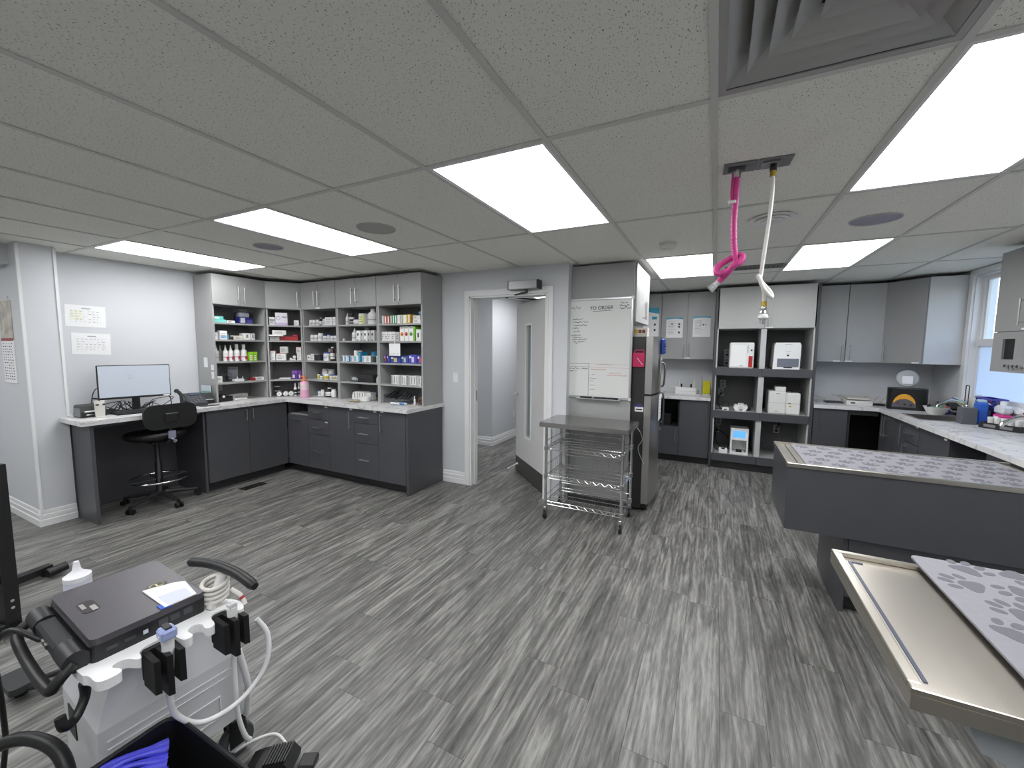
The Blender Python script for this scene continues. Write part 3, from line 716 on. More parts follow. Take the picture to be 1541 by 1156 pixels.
CT('B',4,355,438,.115,(98,58,140),'left of two purple cartons', face=[((215,205,225),.15,.5,.12,.5),((130,95,170),.1,.9,.66,.9)], dp=.09, lines=False); CT('B',4,442,490,.115,(112,56,140),'right of two purple cartons', face=[((215,205,225),.2,.55,.12,.5)], dp=.09, lines=False)
CT('B',4,190,345,.014,W1,'thin stack of white paper', dp=.14, lines=False, name='paper_stack', cat='paper')
for k, x0 in enumerate((155, 240, 312)):
    a, b = slot('B',5,x0,x0+68); r = .0285; lc, rz = spot('B',5,(a+b)/2,.09,r); t = thing('bandage_roll', lab(('left','middle','right')[k]+' of three white rolls lying end-on', 'B', 5), 'roll', lc, rz)
    MB().lathe([(r*.3,-.045),(r,-.044),(r,.044),(r*.3,.045)], axis='y', n=20).build('roll', WHITE, t, 40); MB().lathe([(r*.28,.0452),(r*.28,.047)], axis='y', n=12).build('core', M((190,188,186),.6), t, 40)
a, b = slot('B',5,110,190); lc, rz = spot('B',5,(a+b)/2,.2); t = thing('cup_stand', lab('small dark stand with two round white plates', 'B', 5), 'stand', lc, rz); MB().cyl((0,0,0),(0,0,.11),.008).build('stem', DARK, t, 40); MB().cyl((0,0,.05),(0,0,.058),.036).cyl((0,0,.11),(0,0,.118),.036).build('plate', WHITE, t, 40)
for k, (x0, x1) in enumerate(((382,428), (434,468), (480,506))): BO('B',5,x0,x1,(.165,.17,.15)[k],W1,W1,('left','middle','right')[k]+' of three white bottles with black labels', shape='flat', label=(60,60,64), y=(.04,.08,.04)[k])
# --- third unit (C)
for k, (x0, x1) in enumerate(((70,102),(105,140),(149,181))): BO('C',1,x0,x1,.076,W1,W1,('first','second','third')[k]+' white pill bottle from the left', label=(206,206,204))
BO('C',1,184,214,.098,(40,38,40),W1,'slim dark bottle with white label', label=(226,226,224), shape='syrup'); BO('C',1,217,264,.082,(205,205,206),(214,214,216),'grey-white round jar', label=(188,188,192), cat='jar', name='jar')
CT('C',1,270,348,.10,(220,218,222),'square white carton', dp=.08); CT('C',1,356,383,.10,W1,'slim white carton at the right', dp=.08); BO('C',1,385,410,.15,W1,W1,'tall white bottle at the right end', shape='flat', label=(220,222,205))
for k, (x0, x1, h, cap) in enumerate(((85,122,.078,W1),(130,164,.078,W1),(168,214,.10,W1),(225,268,.072,(52,62,150)),(272,305,.084,(52,62,140)),(309,345,.062,W1),(348,384,.064,W1),(386,414,.068,W1))):
    BO('C',2,x0,x1,h,W1 if k != 4 else (205,212,225),cap,['white pill bottle at the left end','second white pill bottle from the left','wide white pill jar, tallest','white jar with blue lid','pale bottle with dark blue cap','short white pill bottle, third from the right','short white pill bottle, second from the right','white pill bottle at the right end'][k],label=(205,205,206))
CT('C',3,66,105,.07,W1,'small white carton at the left end', dp=.07, face=[((70,70,74),.3,.7,.4,.65)], lines=False); CT('C',3,108,146,.085,W2,'white carton, second from the left', dp=.07)
CT('C',3,150,180,.075,(48,46,52),'left of two small black cartons', dp=.06); CT('C',3,183,214,.075,(44,46,58),'right of two small black cartons', dp=.06); CT('C',3,185,232,.155,W2,'tall white carton standing at the back', dp=.06, y=.2)
BO('C',3,222,286,.11,W1,(86,100,170),'white jar with blue lid, left of the brown bottles', label=(205,210,216), cat='jar', name='jar'); BO('C',3,290,306,.05,W1,W1,'tiny white vial between jar and brown bottle', y=.03)
BO('C',3,308,346,.18,(62,28,22),W1,'left of two tall brown glass bottles', label=(226,225,220), shape='syrup'); BO('C',3,334,372,.185,(62,28,22),W1,'right of two tall brown glass bottles', label=(214,212,206), shape='syrup', y=.14); BO('C',3,374,424,.13,W1,(60,74,160),'white jar with blue lid at the right end', label=(205,208,214), cat='jar', name='jar')
BO('C',4,118,178,.13,W1,W1,'big white jar behind, left one', y=.16, cat='jar', name='jar'); BO('C',4,192,250,.13,W1,W1,'big white jar behind, right one', y=.16, cat='jar', name='jar', label=(214,214,216))
for k, (x0, x1, h, lb, cap) in enumerate(((160,190,.08,(190,180,60),(60,60,66)),(194,222,.058,(224,224,220),(46,66,160)),(226,280,.075,(206,190,60),W1),(300,338,.068,(210,214,220),(46,66,160)),(342,375,.07,(196,186,80),(46,66,160)),(378,405,.072,(222,222,224),(46,66,160)),(408,432,.08,W1,W1))):
    BO('C',4,x0,x1,h,W1,cap,['yellow-labelled bottle with dark cap','short white bottle with blue cap','wide yellow-labelled jar','white bottle with blue cap in the middle','yellow-labelled bottle with blue cap','white bottle with blue cap near the right','plain white bottle at the right end'][k],label=lb)
BO('C',5,168,196,.075,W1,(70,95,160),'small bottle with blue cap', label=(205,212,220)); BO('C',5,200,232,.085,W1,W1,'white pill bottle left of the dark one'); BO('C',5,242,308,.115,(34,30,30),W1,'dark bottle with white label', label=(226,225,222), shape='syrup'); BO('C',5,318,360,.105,W1,W1,'tall white pill bottle right of the dark one'); BO('C',5,400,434,.105,W1,W1,'white pill bottle at the right end', label=(208,208,210))
# --- fourth unit (D)
BO('D',1,105,133,.145,W1,W1,'white pump bottle at the left end', shape='cone', label=(216,216,214)); BO('D',1,136,178,.14,(215,214,212),(40,40,42),'bottle with black label and dark cap', shape='flat', label=(56,54,56)); BO('D',1,172,204,.135,(205,205,204),W1,'pale bottle behind the black-labelled one', shape='flat', y=.16)
a, b = slot('D',1,190,250); lc, rz = spot('D',1,(a+b)/2,.07,.032); t = thing('bottle', lab('white bottle lying on its side', 'D', 1), 'bottle', lc, rz); MB().lathe([(.02,-.055),(.032,-.05),(.032,.02),(.014,.04),(.013,.045)], axis='x', n=18).build('bottle_body', M(W1,.35), t, 40); MB().lathe([(.016,.045),(.016,.062)], axis='x', n=14).build('cap', M(W2,.4), t, 40)
CT('D',1,252,298,.13,W2,'white carton with yellow side', face=[((214,206,60),.55,1,.02,.85)], dp=.09); BO('D',1,302,384,.185,W1,W1,'large white jug with round shoulders', shape='jug', label=(214,214,216)); BO('D',1,402,434,.185,W1,W1,'tall white bottle at the right end', shape='flat', label=(210,210,210))
BO('D',2,86,106,.034,W1,W1,'tiny white nozzle cap', shape='cone', y=.03); BO('D',2,165,205,.155,W1,W1,'tall white squeeze bottle', shape='cone', label=(210,210,210)); CT('D',2,206,250,.165,(190,190,190),'grey carton standing at the back', dp=.07, y=.2)
for k, (x0, x1) in enumerate(((230,268),(272,297),(300,335),(338,366),(369,402))): CT('D',2,x0,x1,.122,(W1,(196,196,196),W1,(190,190,192),(200,200,200))[k],('first','second','third','fourth','fifth')[k]+' black-printed carton of the row', face=[((48,48,50),.15,.55,.02,.1),((60,60,62),.2,.6,.5,.75)], dp=.1, lines=False)
TE = (30,120,150); BLs = (60,140,200)
for k, (x0, x1, h, c1_, fc) in enumerate(((78,108,.072,W1,TE),(112,140,.07,W1,BLs),(142,165,.068,(40,105,165),W1),(168,196,.07,W1,BLs),(204,248,.075,W1,(90,170,210)),(250,282,.12,(28,112,148),(90,180,205)),(285,325,.074,W1,(150,190,215)),(328,365,.074,W1,(170,185,200)),(368,414,.072,(38,52,48),(70,90,84)),(418,440,.074,W1,(170,190,205)))):
    CT('D',3,x0,x1,h,c1_,['white and teal carton at the left end','white and blue carton, second from left','narrow blue carton','white and blue carton, fourth from left','white carton under the teal stack','tall teal carton','white and pale blue carton beside the tall teal one','white carton with grey panel','dark green carton','slim white carton at the right end'][k],face=[(fc,.1,.45,.1,.9)],dp=.1,lines=False)
CT('D',3,206,232,.06,W1,'white carton set on top of the row', z=.0765, dp=.09, lines=False); CT('D',3,290,370,.13,(24,104,140),'wide teal carton at the back', dp=.08, y=.16, face=[((60,150,180),.1,.4,.5,.9)], lines=False)
a, b = slot('D',4,152,238); lc, rz = spot('D',4,(a+b)/2,.08); t = thing('plastic_bin', lab('clear bin of white rolls', 'D', 4), 'bin', lc, rz); ww=(b-a)/2-.002
MB().box(-ww,ww,-.05,-.047,0,.07).box(-ww,ww,.047,.05,0,.07).box(-ww,-ww+.003,-.047,.047,0,.07).box(ww-.003,ww,-.047,.047,0,.07).box(-ww,ww,-.047,.047,0,.003).build('bin_shell', ACRYL, t); mb=MB()
for k in range(3): mb.ball((-.045+.043*k,0,.03),.024,(1,1.2,1))
mb.build('contents', WHITE, t, 60)
CT('D',4,236,388,.045,(38,38,40),'lower black flat case', dp=.16, name='case', cat='case', lines=False); CT('D',4,226,380,.042,(46,46,48),'upper black flat case', z=.0465, dp=.15, y=.025, name='case', cat='case', lines=False, yaw=.04)
BO('D',4,340,430,.165,(34,34,36),(24,24,26),'black jar at the back', y=.2, cat='jar', name='jar', label=(70,70,74)); BO('D',4,392,440,.072,(206,208,208),W1,'clear pot with white filling', cat='jar', name='jar')
for k, x0 in enumerate((182, 208, 234, 260)): CT('D',5,x0,x0+25,.095,W1,('first','second','third','fourth')[k]+' slim white carton of the row', face=[((60,60,64),.2,.4,.2,.9)], dp=.1, lines=False, y=.05)
CT('D',5,287,332,.09,W2,'broader white carton ending the row', dp=.09, y=.08); a, b = slot('D',5,284,364); lc, rz = spot('D',5,(a+b)/2,.0); t = thing('tape_roll', lab('flat white tape roll in front', 'D', 5), 'tape', lc, rz); MB().lathe([(.06,0),(.06,.05),(.03,.05),(.03,.045)], n=26).build('roll', WHITE, t, 40)
BO('D',5,158,180,.085,W1,W1,'white tube left of the cartons', shape='flat'); a, b = slot('D',5,378,448); lc, rz = spot('D',5,(a+b)/2,.1); t = thing('plastic_bin', lab('clear bin with crumpled navy gloves', 'D', 5), 'bin', lc, rz); ww=(b-a)/2-.002
MB().prism([(-ww,.0),(ww,.0),(ww,.06),(-ww*1.0,.07)],-.06,-.057,'xz').box(-ww,ww,.057,.06,0,.07).box(-ww,-ww+.003,-.057,.057,0,.07).box(ww-.003,ww,-.057,.057,0,.07).box(-ww,ww,-.057,.057,0,.003).build('bin_shell', ACRYL, t); mb=MB()
rg=random.Random(3)
for k in range(9): mb.ball((rg.uniform(-.03,.03),rg.uniform(-.03,.03),.035+rg.uniform(0,.085)),.024,(1.1,.9,.8),8,5)
mb.build('gloves', M((36,38,92),.5), t, 60)
# --- right unit (E)
for k, (x0, x1, h, c1_, nm) in enumerate(((62,86,.092,W1,'white carton at the left end'),(90,115,.09,(205,84,48),'left of two orange cartons'),(118,145,.09,(208,88,50),'right of two orange cartons'),(150,172,.095,(70,150,95),'first of three green cartons'),(174,196,.095,(110,175,125),'second of three green cartons, palest'),(198,221,.095,(60,140,88),'third of three green cartons'),(224,274,.095,W1,'broad white carton right of the green ones'),(281,324,.095,(226,214,170),'cream carton left of the yellow one'),(328,358,.098,(222,176,70),'yellow-orange carton'))):
    CT('E',1,x0,x1,h,c1_,nm,face=[((238,238,234),.3,.75,.08,.92)] if k not in (0,6) else [((170,172,170),.6,.9,.05,.95)],dp=.1,lines=False)
CT('E',1,382,460,.042,W1,'lower white carton of a short pile', dp=.1); CT('E',1,386,456,.04,W2,'upper white carton of a short pile', z=.0435, dp=.1); a, b = slot('E',1,400,470); lc, rz = spot('E',1,(a+b)/2,.085,.0855); t = thing('crumpled_bag', lab('crumpled blue bag on the white pile', 'E', 1), 'bag', lc, rz)
mb = MB()
for k in range(8): mb.ball((rg.uniform(-.03,.03),rg.uniform(-.02,.02),.018+rg.uniform(-.004,.022)),.02,(1.3,1,.8),8,5)
mb.build('bag_film', M((110,140,185),.35), t, 50)
CT('E',2,42,75,.104,W1,'first tall white carton from the left', dp=.1); CT('E',2,78,110,.104,W1,'second tall white carton from the left', dp=.1); CT('E',2,113,152,.104,W1,'third tall white carton from the left', dp=.1); CT('E',2,154,193,.104,W2,'fourth tall white carton from the left', dp=.1); CT('E',2,196,240,.098,(190,188,184),'grey-beige carton', dp=.1)
for k, (x0, x1, c1_, nm) in enumerate(((246,290,(226,140,50),'tall carton with orange round motif'),(293,338,(205,70,60),'tall carton with red round motif'),(341,390,(110,160,60),'tall carton with green round motif'))):
    t = CT('E',2,x0,x1,.158,(236,234,230),nm,face=[((70,66,64),.1,.9,.88,.95)],dp=.1,lines=False); MB().lathe([(.022,.0505),(.022,.0515)],(0,0,.075),18,'y').build('round_motif', M(c1_,.5), t); MB().lathe([(.009,.0516),(.009,.0522)],(.004,0,.07),12,'y').build('motif_centre', M((50,40,34),.5), t)
CT('E',2,393,409,.158,(120,190,50),'lime green carton edge', dp=.1, lines=False); CT('E',2,416,468,.125,(226,226,222),'white carton with dark leaf motif', face=[((50,60,54),.3,.6,.3,.7)], dp=.1, lines=False); CT('E',2,471,486,.158,W1,'slim white carton at the right end', dp=.1, lines=False)
for k, (x0, x1, h, c1_, fc, nm) in enumerate(((90,115,.09,(60,52,120),(196,90,70),'navy carton with red band at the left end'),(118,150,.09,(52,50,118),(80,80,150),'navy carton, second from the left'),(156,260,.08,(58,74,160),(214,206,120),'wide blue carton with yellow swirl'),(268,340,.085,(58,72,150),(170,200,160),'wide blue carton with green motif'),(345,424,.10,(66,72,170),(215,190,215),'tall blue carton with pale figure'),(430,482,.095,(60,70,160),(205,80,80),'blue carton with red corner at the right end'))):
    CT('E',3,x0,x1,h,c1_,nm,face=[(fc,.35,.65,.15,.75),((225,225,235),.05,.3,.6,.85)],dp=.1,lines=False)
a, b = slot('E',3,172,285); lc, rz = spot('E',3,(a+b)/2,-.012); t = thing('hanging_note', 'white notice hanging from the second shelf edge, right shelf unit', 'notice', lc, rz); ww=(b-a)/2; B(-ww,ww,0,.0012,.085,.225).build('sheet', PAPER, t); B(-.006,.006,.0,.012,.224,.246).build('hook', WHITE, t)
mb=MB(); scribble(mb,-ww*.8,.205,ww*.5,.006,-.0004,3); scribble(mb,-ww*.8,.105,ww*1.5,.004,-.0004,4); mb.build('lettering', INK, t)
for k, x0 in enumerate((155,182,207,232,266,290,336,362,388,414,440)): CT('E',4,x0,x0+24,.104,W1 if k % 3 else (200,200,200),'',face=[((70,70,74),.3,.55,.1,.9)],dp=.1,lines=False,full='slim white carton with dark spine print, fourth shelf of right shelf unit',group='row of slim white cartons on the right shelf unit')
a, b = slot('E',5,62,335); lc, rz = spot('E',5,(a+b)/2,.12); t = thing('plastic_bin', lab('clear bin of black and silver instruments', 'E', 5), 'bin', lc, rz); ww=(b-a)/2-.004
MB().box(-ww,ww,-.09,-.087,0,.10).box(-ww,ww,.087,.09,0,.10).box(-ww,-ww+.003,-.087,.087,0,.10).box(ww-.003,ww,-.087,.087,0,.10).box(-ww,ww,-.087,.087,0,.003).build('bin_shell', ACRYL, t)
for k in range(14):
    mb=MB(); x=-ww*.85+ww*1.7*k/13; mb.tube([(x,-.07,.02+.05*rg.random()),(x+rg.uniform(-.03,.03),.06,.09+.03*rg.random())],.007,6); mb.build('instrument', (BLACK,CHROME,DARK)[k%3], t, 40)
for k,(x0,col,nm) in enumerate(((190,(214,220,226),'clear'),(245,(90,140,205),'blue'),)):
    a, b = slot('E',5,x0,x0+110); lc, rz = spot('E',5,(a+b)/2,-.03,.014); t = thing('syringe_tube', lab(nm+' capped tube lying in front of the bin', 'E', 5), 'tube', lc, rz); MB().cyl((-.055,-.0+.0*k,0),(.05,0,0),.012).build('barrel', M(col,.3), t, 40); MB().cyl((.05,0,0),(.068,0,0),.0135).build('cap', WHITE, t, 40)
    if k==0: t.location.y -= .032
a, b = slot('E',5,400,485); lc, rz = spot('E',5,(a+b)/2,.06); t = thing('cord_bundle', lab('bundle of brown cord', 'E', 5), 'cord', lc, rz); mb=MB()
for k in range(6): mb.tube(arc((0,.005*k,.035+.003*k),.03+.004*(k%3),0,2*PI,14,'xz')[:-1],.006,6,True)
mb.build('coil', M((110,70,52),.6), t, 50)
BO('E',5,384,402,.10,W1,W1,'slim white tube standing right of the bin', shape='flat', y=.03)
# things standing on the worktop in front of the shelves
t = thing('spray_bottle', 'pink bottle with orange pump top standing on the worktop corner', 'bottle', (-4.70, 3.46, .9405)); MB().lathe([(.05,0),(.052,.006),(.052,.19),(.04,.205),(.02,.21)],n=20).build('bottle_body', M((226,168,196),.35), t, 40); MB().lathe([(.028,.21),(.028,.235),(.012,.24),(.012,.262)],n=16).box(-.05,.018,-.012,.012,.255,.278,b=.004).build('pump', M((236,140,84),.4), t, 40)
MB().lathe([(.0526,.10),(.0526,.18)],n=20).build('label_band', M((232,208,214),.5), t, 40)
mb=MB(); scribble(mb,-.03,.135,.05,.02,-.0532,8,.004,9); mb.build('lettering', M((150,140,60),.5), t)
t = thing('folded_cloth', 'crumpled beige cloth on the worktop below the teal boxes', 'cloth', (-3.82, 3.45, .9405)); mb=MB()
for k in range(7): mb.ball((-.07+.024*k,rg.uniform(-.02,.02),.014),.022,(1.2,1.3,.62),10,6)
mb.build('folds', M((168,160,142),.8), t, 70)
t = thing('paper_sheets', 'flat printed sheets on the worktop beside the pink bottle', 'paper', (-4.42, 3.47, .9403), .1); B(-.14,.14,-.04,.04,0,.002).build('sheet', PAPER, t); mb=MB()
for k in range(4): mb.box(-.12,.1,-.03+.018*k,-.026+.018*k,.002,.0023)
mb.build('lettering', INKG, t)
# ------------------------------------------------------------ desk
ZT = .9405
t = thing('monitor', 'slim black monitor with pale grey screen on the desk', 'monitor', (-5.20, 1.955, ZT), R(82))
# local x = +Y world (right), local -y = +X world (front)
MB().prism(rrect(-.12,.12,-.09,.09,.03), 0, .008).build('base', BLACK, t); B(-.03,.03,.02,.035,.008,.30).build('stand', BLACK, t)
B(-.275,.275,-.012,.02,.125,.455,b=.004).build('bezel', BLACK, t)
B(-.268,.268,-.0132,-.0118,.145,.448).build('screen', M((176,184,194),.3,emit=.17,name='lit screen'), t)
mb=MB(); scribble(mb,-.075,.375,.012,.006,-.0137,1,.002,4); scribble(mb,-.06,.355,.03,.003,-.0137,2,.002,6); scribble(mb,-.06,.335,.05,.003,-.0137,3,.0015,8); scribble(mb,-.06,.32,.03,.003,-.0137,4,.0015,6); mb.build('screen_text', INK, t)
B(.21,.262,-.0145,-.0118,.129,.141).build('sticker', PAPER, t)
t = thing('keyboard', 'black keyboard on the desk in front of the monitor', 'keyboard', (-4.99, 1.93, ZT), R(86)); MB().prism([(-.075,0),(.075,0),(.075,.018),(-.075,.01)],-.22,.22,'yz').build('case', BLACK, t)
kk = B(-.0075,.0075,-.0065,.0065,0,.005,b=.001).build('key', DARK, t); n_=0
for i in range(5):
    for j in range(22):
        o = kk if n_==0 else kk.copy()
        if n_: C.objects.link(o)
        n_+=1; o.location=(-.202+.0192*j, -.052+.024*i, .0122+.0028*i)
t = thing('card_reader', 'black desktop receipt device at the left end of the desk', 'printer', (-5.10, 1.545, ZT), R(92)); MB().prism([(-.07,0),(.07,0),(.075,.03),(.06,.10),(.02,.115),(-.05,.10),(-.075,.05)],-.055,.12,'yz').build('housing', M((34,35,36),.35), t)
mb=MB(); mb.box(-.035,.10,-.088,-.068,.045,.058,b=.004); mb.build('paper_slot', M((170,172,175),.3,.6), t); B(-.02,.06,-.0765,-.07,.018,.03).build('silver_badge', CHROME, t); B(-.0565,-.055,-.06,.06,.01,.085).build('side_plate', M((120,124,122),.4), t)
t = thing('lotion_bottle', 'white tube bottle with black cap standing on the desk', 'bottle', (-4.965, 1.60, ZT), R(90)); MB().lathe([(.03,0),(.032,.004),(.036,.12),(.036,.15)],n=20,sy=.7).build('bottle_body', M((224,222,214),.4), t, 40); MB().lathe([(.0325,.012),(.0363,.11)],n=20,sy=.7).build('label_band', M((206,204,196),.5), t, 40); B(-.032,.032,-.024,.024,.108,.122,b=.002).build('dark_band', DARK, t); MB().tube([(0,0,.15),(0,0,.165),(-.045,0,.175)],.008,8).build('pump', BLACK, t, 40)
rg = random.Random(11)
for k in range(9):
    y0=1.72+.055*k; pts=[(-5.24+rg.uniform(-.02,.03),y0,ZT+.004)]
    for q in range(4): pts.append((-5.18+rg.uniform(-.1,.06),y0+rg.uniform(-.12,.12),ZT+rg.choice((.005,.02,.07,.10))))
    pts.append((-5.30,y0+.1,ZT+.004))
    tag(MB().tube(spline(pts,6),.0035,6).build('cable', BLACK, None, 60), 'black cable in the tangle under the monitor', 'cable', 'cable tangle under the monitor')
tag(MB().tube(spline([(-5.29,1.64,ZT+.004),(-5.28,1.66,ZT+.18),(-5.25,1.69,ZT+.24),(-5.23,1.72,ZT+.17)],6),.004,6).build('cable', BLACK, None, 60), 'black cable curling up left of the monitor', 'cable')
tag(MB().tube(spline([(-5.28,2.28,ZT+.004),(-5.26,2.26,ZT+.1),(-5.27,2.22,ZT+.16),(-5.28,2.25,ZT+.23)],6),.005,6).build('cable', BLACK, None, 60), 'black cable hanging right of the monitor', 'cable')
t = thing('desk_tray', 'low dark tray beside the white bottle on the desk', 'tray', (-5.13, 1.70, ZT), R(90)); MB().box(-.05,.055,-.05,.05,0,.004).box(-.05,.055,-.05,-.046,.004,.04).box(-.05,.055,.046,.05,.004,.04).box(-.05,-.046,-.046,.046,.004,.04).box(.051,.055,-.046,.046,.004,.04).build('tray_body', DARK, t)
t = thing('desk_phone', 'dark grey desk phone with handset at the right of the desk', 'telephone', (-5.10, 2.375, ZT), R(84)); MB().prism([(-.11,0),(.10,0),(.11,.10),(.06,.13),(-.11,.03)],-.06,.12,'yz').build('base', M((56,58,62),.4), t)
MB(Matrix.Rotation(R(30.5),4,'X')).box(.0,.10,.065,.115,.080,.087,b=.001).build('display', M((70,76,92),.2), t)
kp = MB(Matrix.Rotation(R(30.5),4,'X')); 
for i in range(4):
    for j in range(4): kp.box(-.03+.034*j,-.008+.034*j,-.065+.032*i,-.047+.032*i,.079,.087,b=.002)
kp.build('keypad', M((92,94,98),.4), t)
MB().tube(spline([(-.085,-.11,.055),(-.085,-.06,.10),(-.085,.03,.145),(-.085,.10,.16)],5),[.024]+[.018]*14+[.024],10).build('handset', BLACK, t, 50)
t = thing('label_printer', 'small black label printer with silver mouth right of the desk phone', 'printer', (-5.17, 2.562, ZT), R(84)); MB().prism([(-.08,0),(.08,0),(.08,.06),(.05,.11),(-.03,.12),(-.09,.05)],-.05,.05,'yz').build('housing', BLACK, t); MB().prism([(-.093,.048),(-.035,.098),(-.031,.094),(-.088,.043)],-.04,.04,'yz').build('mouth', M((200,202,205),.3,.5), t)
tag(B(-.09,.09,-.03,.03,0,.006,b=.002).build('pen_case', BLACK), 'flat black case lying on the worktop edge right of the phone', 'case').location=(-4.90,2.46,ZT); bpy.data.objects['pen_case'].rotation_euler=(0,0,R(80))
t = thing('leaflet_stand', 'clear leaflet stand with teal brochure leaning on the shelf side', 'leaflet holder', (-5.255, 2.612, ZT)); B(-.10,.10,0,.004,0,.20).build('acrylic_back', ACRYL, t); B(-.095,.095,-.0035,-.0005,.01,.195).build('brochure', M((205,218,222),.5), t); MB().box(-.095,.095,-.0045,-.0034,.05,.13).build('brochure_picture', M((120,165,168),.5), t); B(-.095,.095,-.006,-.0045,0,.06).build('acrylic_front', ACRYL, t)
for x,z,w_,h_,nm in ((-5.27,1.40,.075,.11,'tallest white note taped to the shelf side above the phone'),(-5.14,1.345,.05,.06,'small white note near the shelf edge, upper of two'),(-5.14,1.255,.05,.08,'small white note near the shelf edge, lower of two')):
    t = thing('taped_note', nm, 'note', (x,2.6315,z)); B(-w_/2,w_/2,-.0015,-.0003,-h_/2,h_/2).build('sheet', PAPER, t); mb=MB()
    for q in range(4): scribble(mb,-w_*.4,h_*.35-q*h_*.22,w_*.75,.004,-.0018,q+int(x*-10),.0016)
    mb.build('lettering', INKG, t)
# sheets on the wall (local x=+Y)
def sheet(label, y, z, w_, h_, tilt, kind):
    t = thing('calendar_sheet', label, 'calendar', (XL+.0012, y, z), R(90)); t.rotation_euler=(0,0,R(90))
    mm = Matrix.Rotation(tilt,4,'Y')
    MB(mm).box(-w_/2,w_/2,-.0016,-.0004,-h_/2,h_/2).build('sheet', PAPER, t)
    ln = MB(mm); mk = MB(mm); yl = MB(mm); r_=random.Random(int(z*100))
    for i in range(6): ln.box(-w_*.38,w_*.36,-.0021,-.0015,h_*(.26-.12*i)-.0006,h_*(.26-.12*i)+.0006)
    for j in range(8): ln.box(-w_*.38+w_*.74*j/7-.0006,-w_*.38+w_*.74*j/7+.0006,-.0021,-.0015,h_*-.34,h_*.26)
    for i in range(5):
        for j in range(7):
            if r_.random()<.8: mk.box(-w_*.36+w_*.106*j,-w_*.36+w_*.106*j+w_*r_.uniform(.02,.07),-.0023,-.0017,h_*(.2-.12*i),h_*(.2-.12*i)+.006)
            if kind and j<3 and i<4: yl.box(-w_*.375+w_*.106*j,-w_*.285+w_*.106*j,-.0019,-.0014,h_*(.15-.12*i),h_*(.25-.12*i))
    mk.box(-w_*.1,w_*.12,-.0023,-.0017,h_*.33,h_*.38)
    ln.build('grid_lines', M((214,214,217),.8), t); mk.build('entries', M((172,172,177),.8), t)
    if kind: yl.build('highlighter', M((230,231,208),.8), t)
sheet('upper calendar sheet with yellow highlighting pinned to the wall', 1.71, 1.865, .285, .205, .02, True)
sheet('lower calendar sheet pinned to the wall above the desk', 1.735, 1.60, .28, .205, .03, False)
# posters at far left on the wall end's near face
t = thing('wall_calendar', 'hanging wall calendar with picture page at the far left edge', 'calendar', (-5.60, 1.2495, 1.55)); B(-.16,.14,-.008,0,-.30,.08).build('date_page', PAPER, t); B(-.16,.14,-.006,0,.08,.42).build('picture_page', M((196,190,180),.5,noise=(9,.5)), t); B(-.16,.14,-.009,-.006,.07,.095).build('red_strip', M((150,80,80),.5), t)
mb=MB(); r_=random.Random(5)
for i in range(14):
    for j in range(5): mb.box(-.13+.052*j,-.13+.052*j+r_.uniform(.008,.03),-.0092,-.0078,-.27+.024*i,-.262+.024*i)
mb.build('entries', INK, t, kind='stuff'); MB().ball((.11,-.012,.45),.008).ball((.13,-.012,.43),.007).build('push_pin', M((230,230,230),.3), t, 60)

# ------------------------------------------------------------ drafting stool
t = thing('drafting_stool', 'black drafting stool with chrome foot ring at the desk', 'chair', (-4.97, 2.0, 0), R(90))
# local -y = +X world (towards the room): backrest on that side
for k in range(5):
    a=R(90+72*k+40); c,s=math.cos(a),math.sin(a)
    lg=MB().tube([(c*.03,s*.03,.115),(c*.30,s*.30,.075)],[.024,.015],8).build('leg', DARK, t, 40)
    cs_=MB().cyl((c*.305-s*.014,s*.305+c*.014,.027),(c*.305-s*.028,s*.305+c*.028,.027),.027).cyl((c*.305+s*.014,s*.305-c*.014,.027),(c*.305+s*.028,s*.305-c*.028,.027),.027).cyl((c*.305,s*.305,.03),(c*.305,s*.305,.08),.012).build('caster', BLACK, lg, 40)
MB().lathe([(.045,.09),(.045,.13),(.03,.15),(.028,.42),(.02,.43),(.02,.66)],n=18).build('gas_column', BLACK, t, 40)
MB().tube(arc((0,0,.26),.235,0,2*PI,36)[:-1],.009,10,True).build('foot_ring', CHROME, t, 60)
MB().tube([(.02,0,.25),(.228,0,.26)],.007,6).tube([(-.02,0,.25),(-.228,0,.26)],.007,6).tube([(0,.02,.25),(0,.228,.26)],.007,6).tube([(0,-.02,.25),(0,-.228,.26)],.007,6).build('ring_spoke', DARK, t, 40)
prof=[(.06,.655),(.2,.665),(.245,.69),(.25,.715),(.235,.735),(.15,.742),(.01,.738)]
MB().lathe(prof,n=32,sy=.92).build('seat', BLACKS, t, 60); B(-.09,.09,-.13,.1,.63,.66,b=.01).build('mechanism', BLACK, t)
bk=MB().tube(spline([(0,-.08,.645),(0,-.22,.65),(0,-.285,.70),(0,-.29,.86)],5),.014,8).build('back_bar', DARK, t, 50)
B(-.03,.03,-.318,-.30,.70,.775,b=.004).build('bracket_cover', M((150,152,172),.35,.3), t); MB().cyl((0,-.315,.69),(0,-.36,.68),.017).build('knob', CHROME, t, 40)
mb=MB(); n=10; vs=[]; fs=[]
out=[(x,z) for x,z in rrect(-.215,.215,.80,1.035,.08,5)]
def bend(x): return -.30-.02+.25*x*x*1.1
k_=len(out)
vs=[(x,bend(x)-.012,z) for x,z in out]+[(x*.96,bend(x)+.03,.918+(z-.918)*.96) for x,z in out]
fs=[tuple(range(k_)),tuple(range(k_,2*k_))]+[(i,(i+1)%k_,k_+(i+1)%k_,k_+i) for i in range(k_)]
mb.add(vs,fs).build('backrest', BLACKS, t, 50); B(-.055,.055,-.338,-.318,.86,.95,b=.006).build('back_plate', BLACK, t)

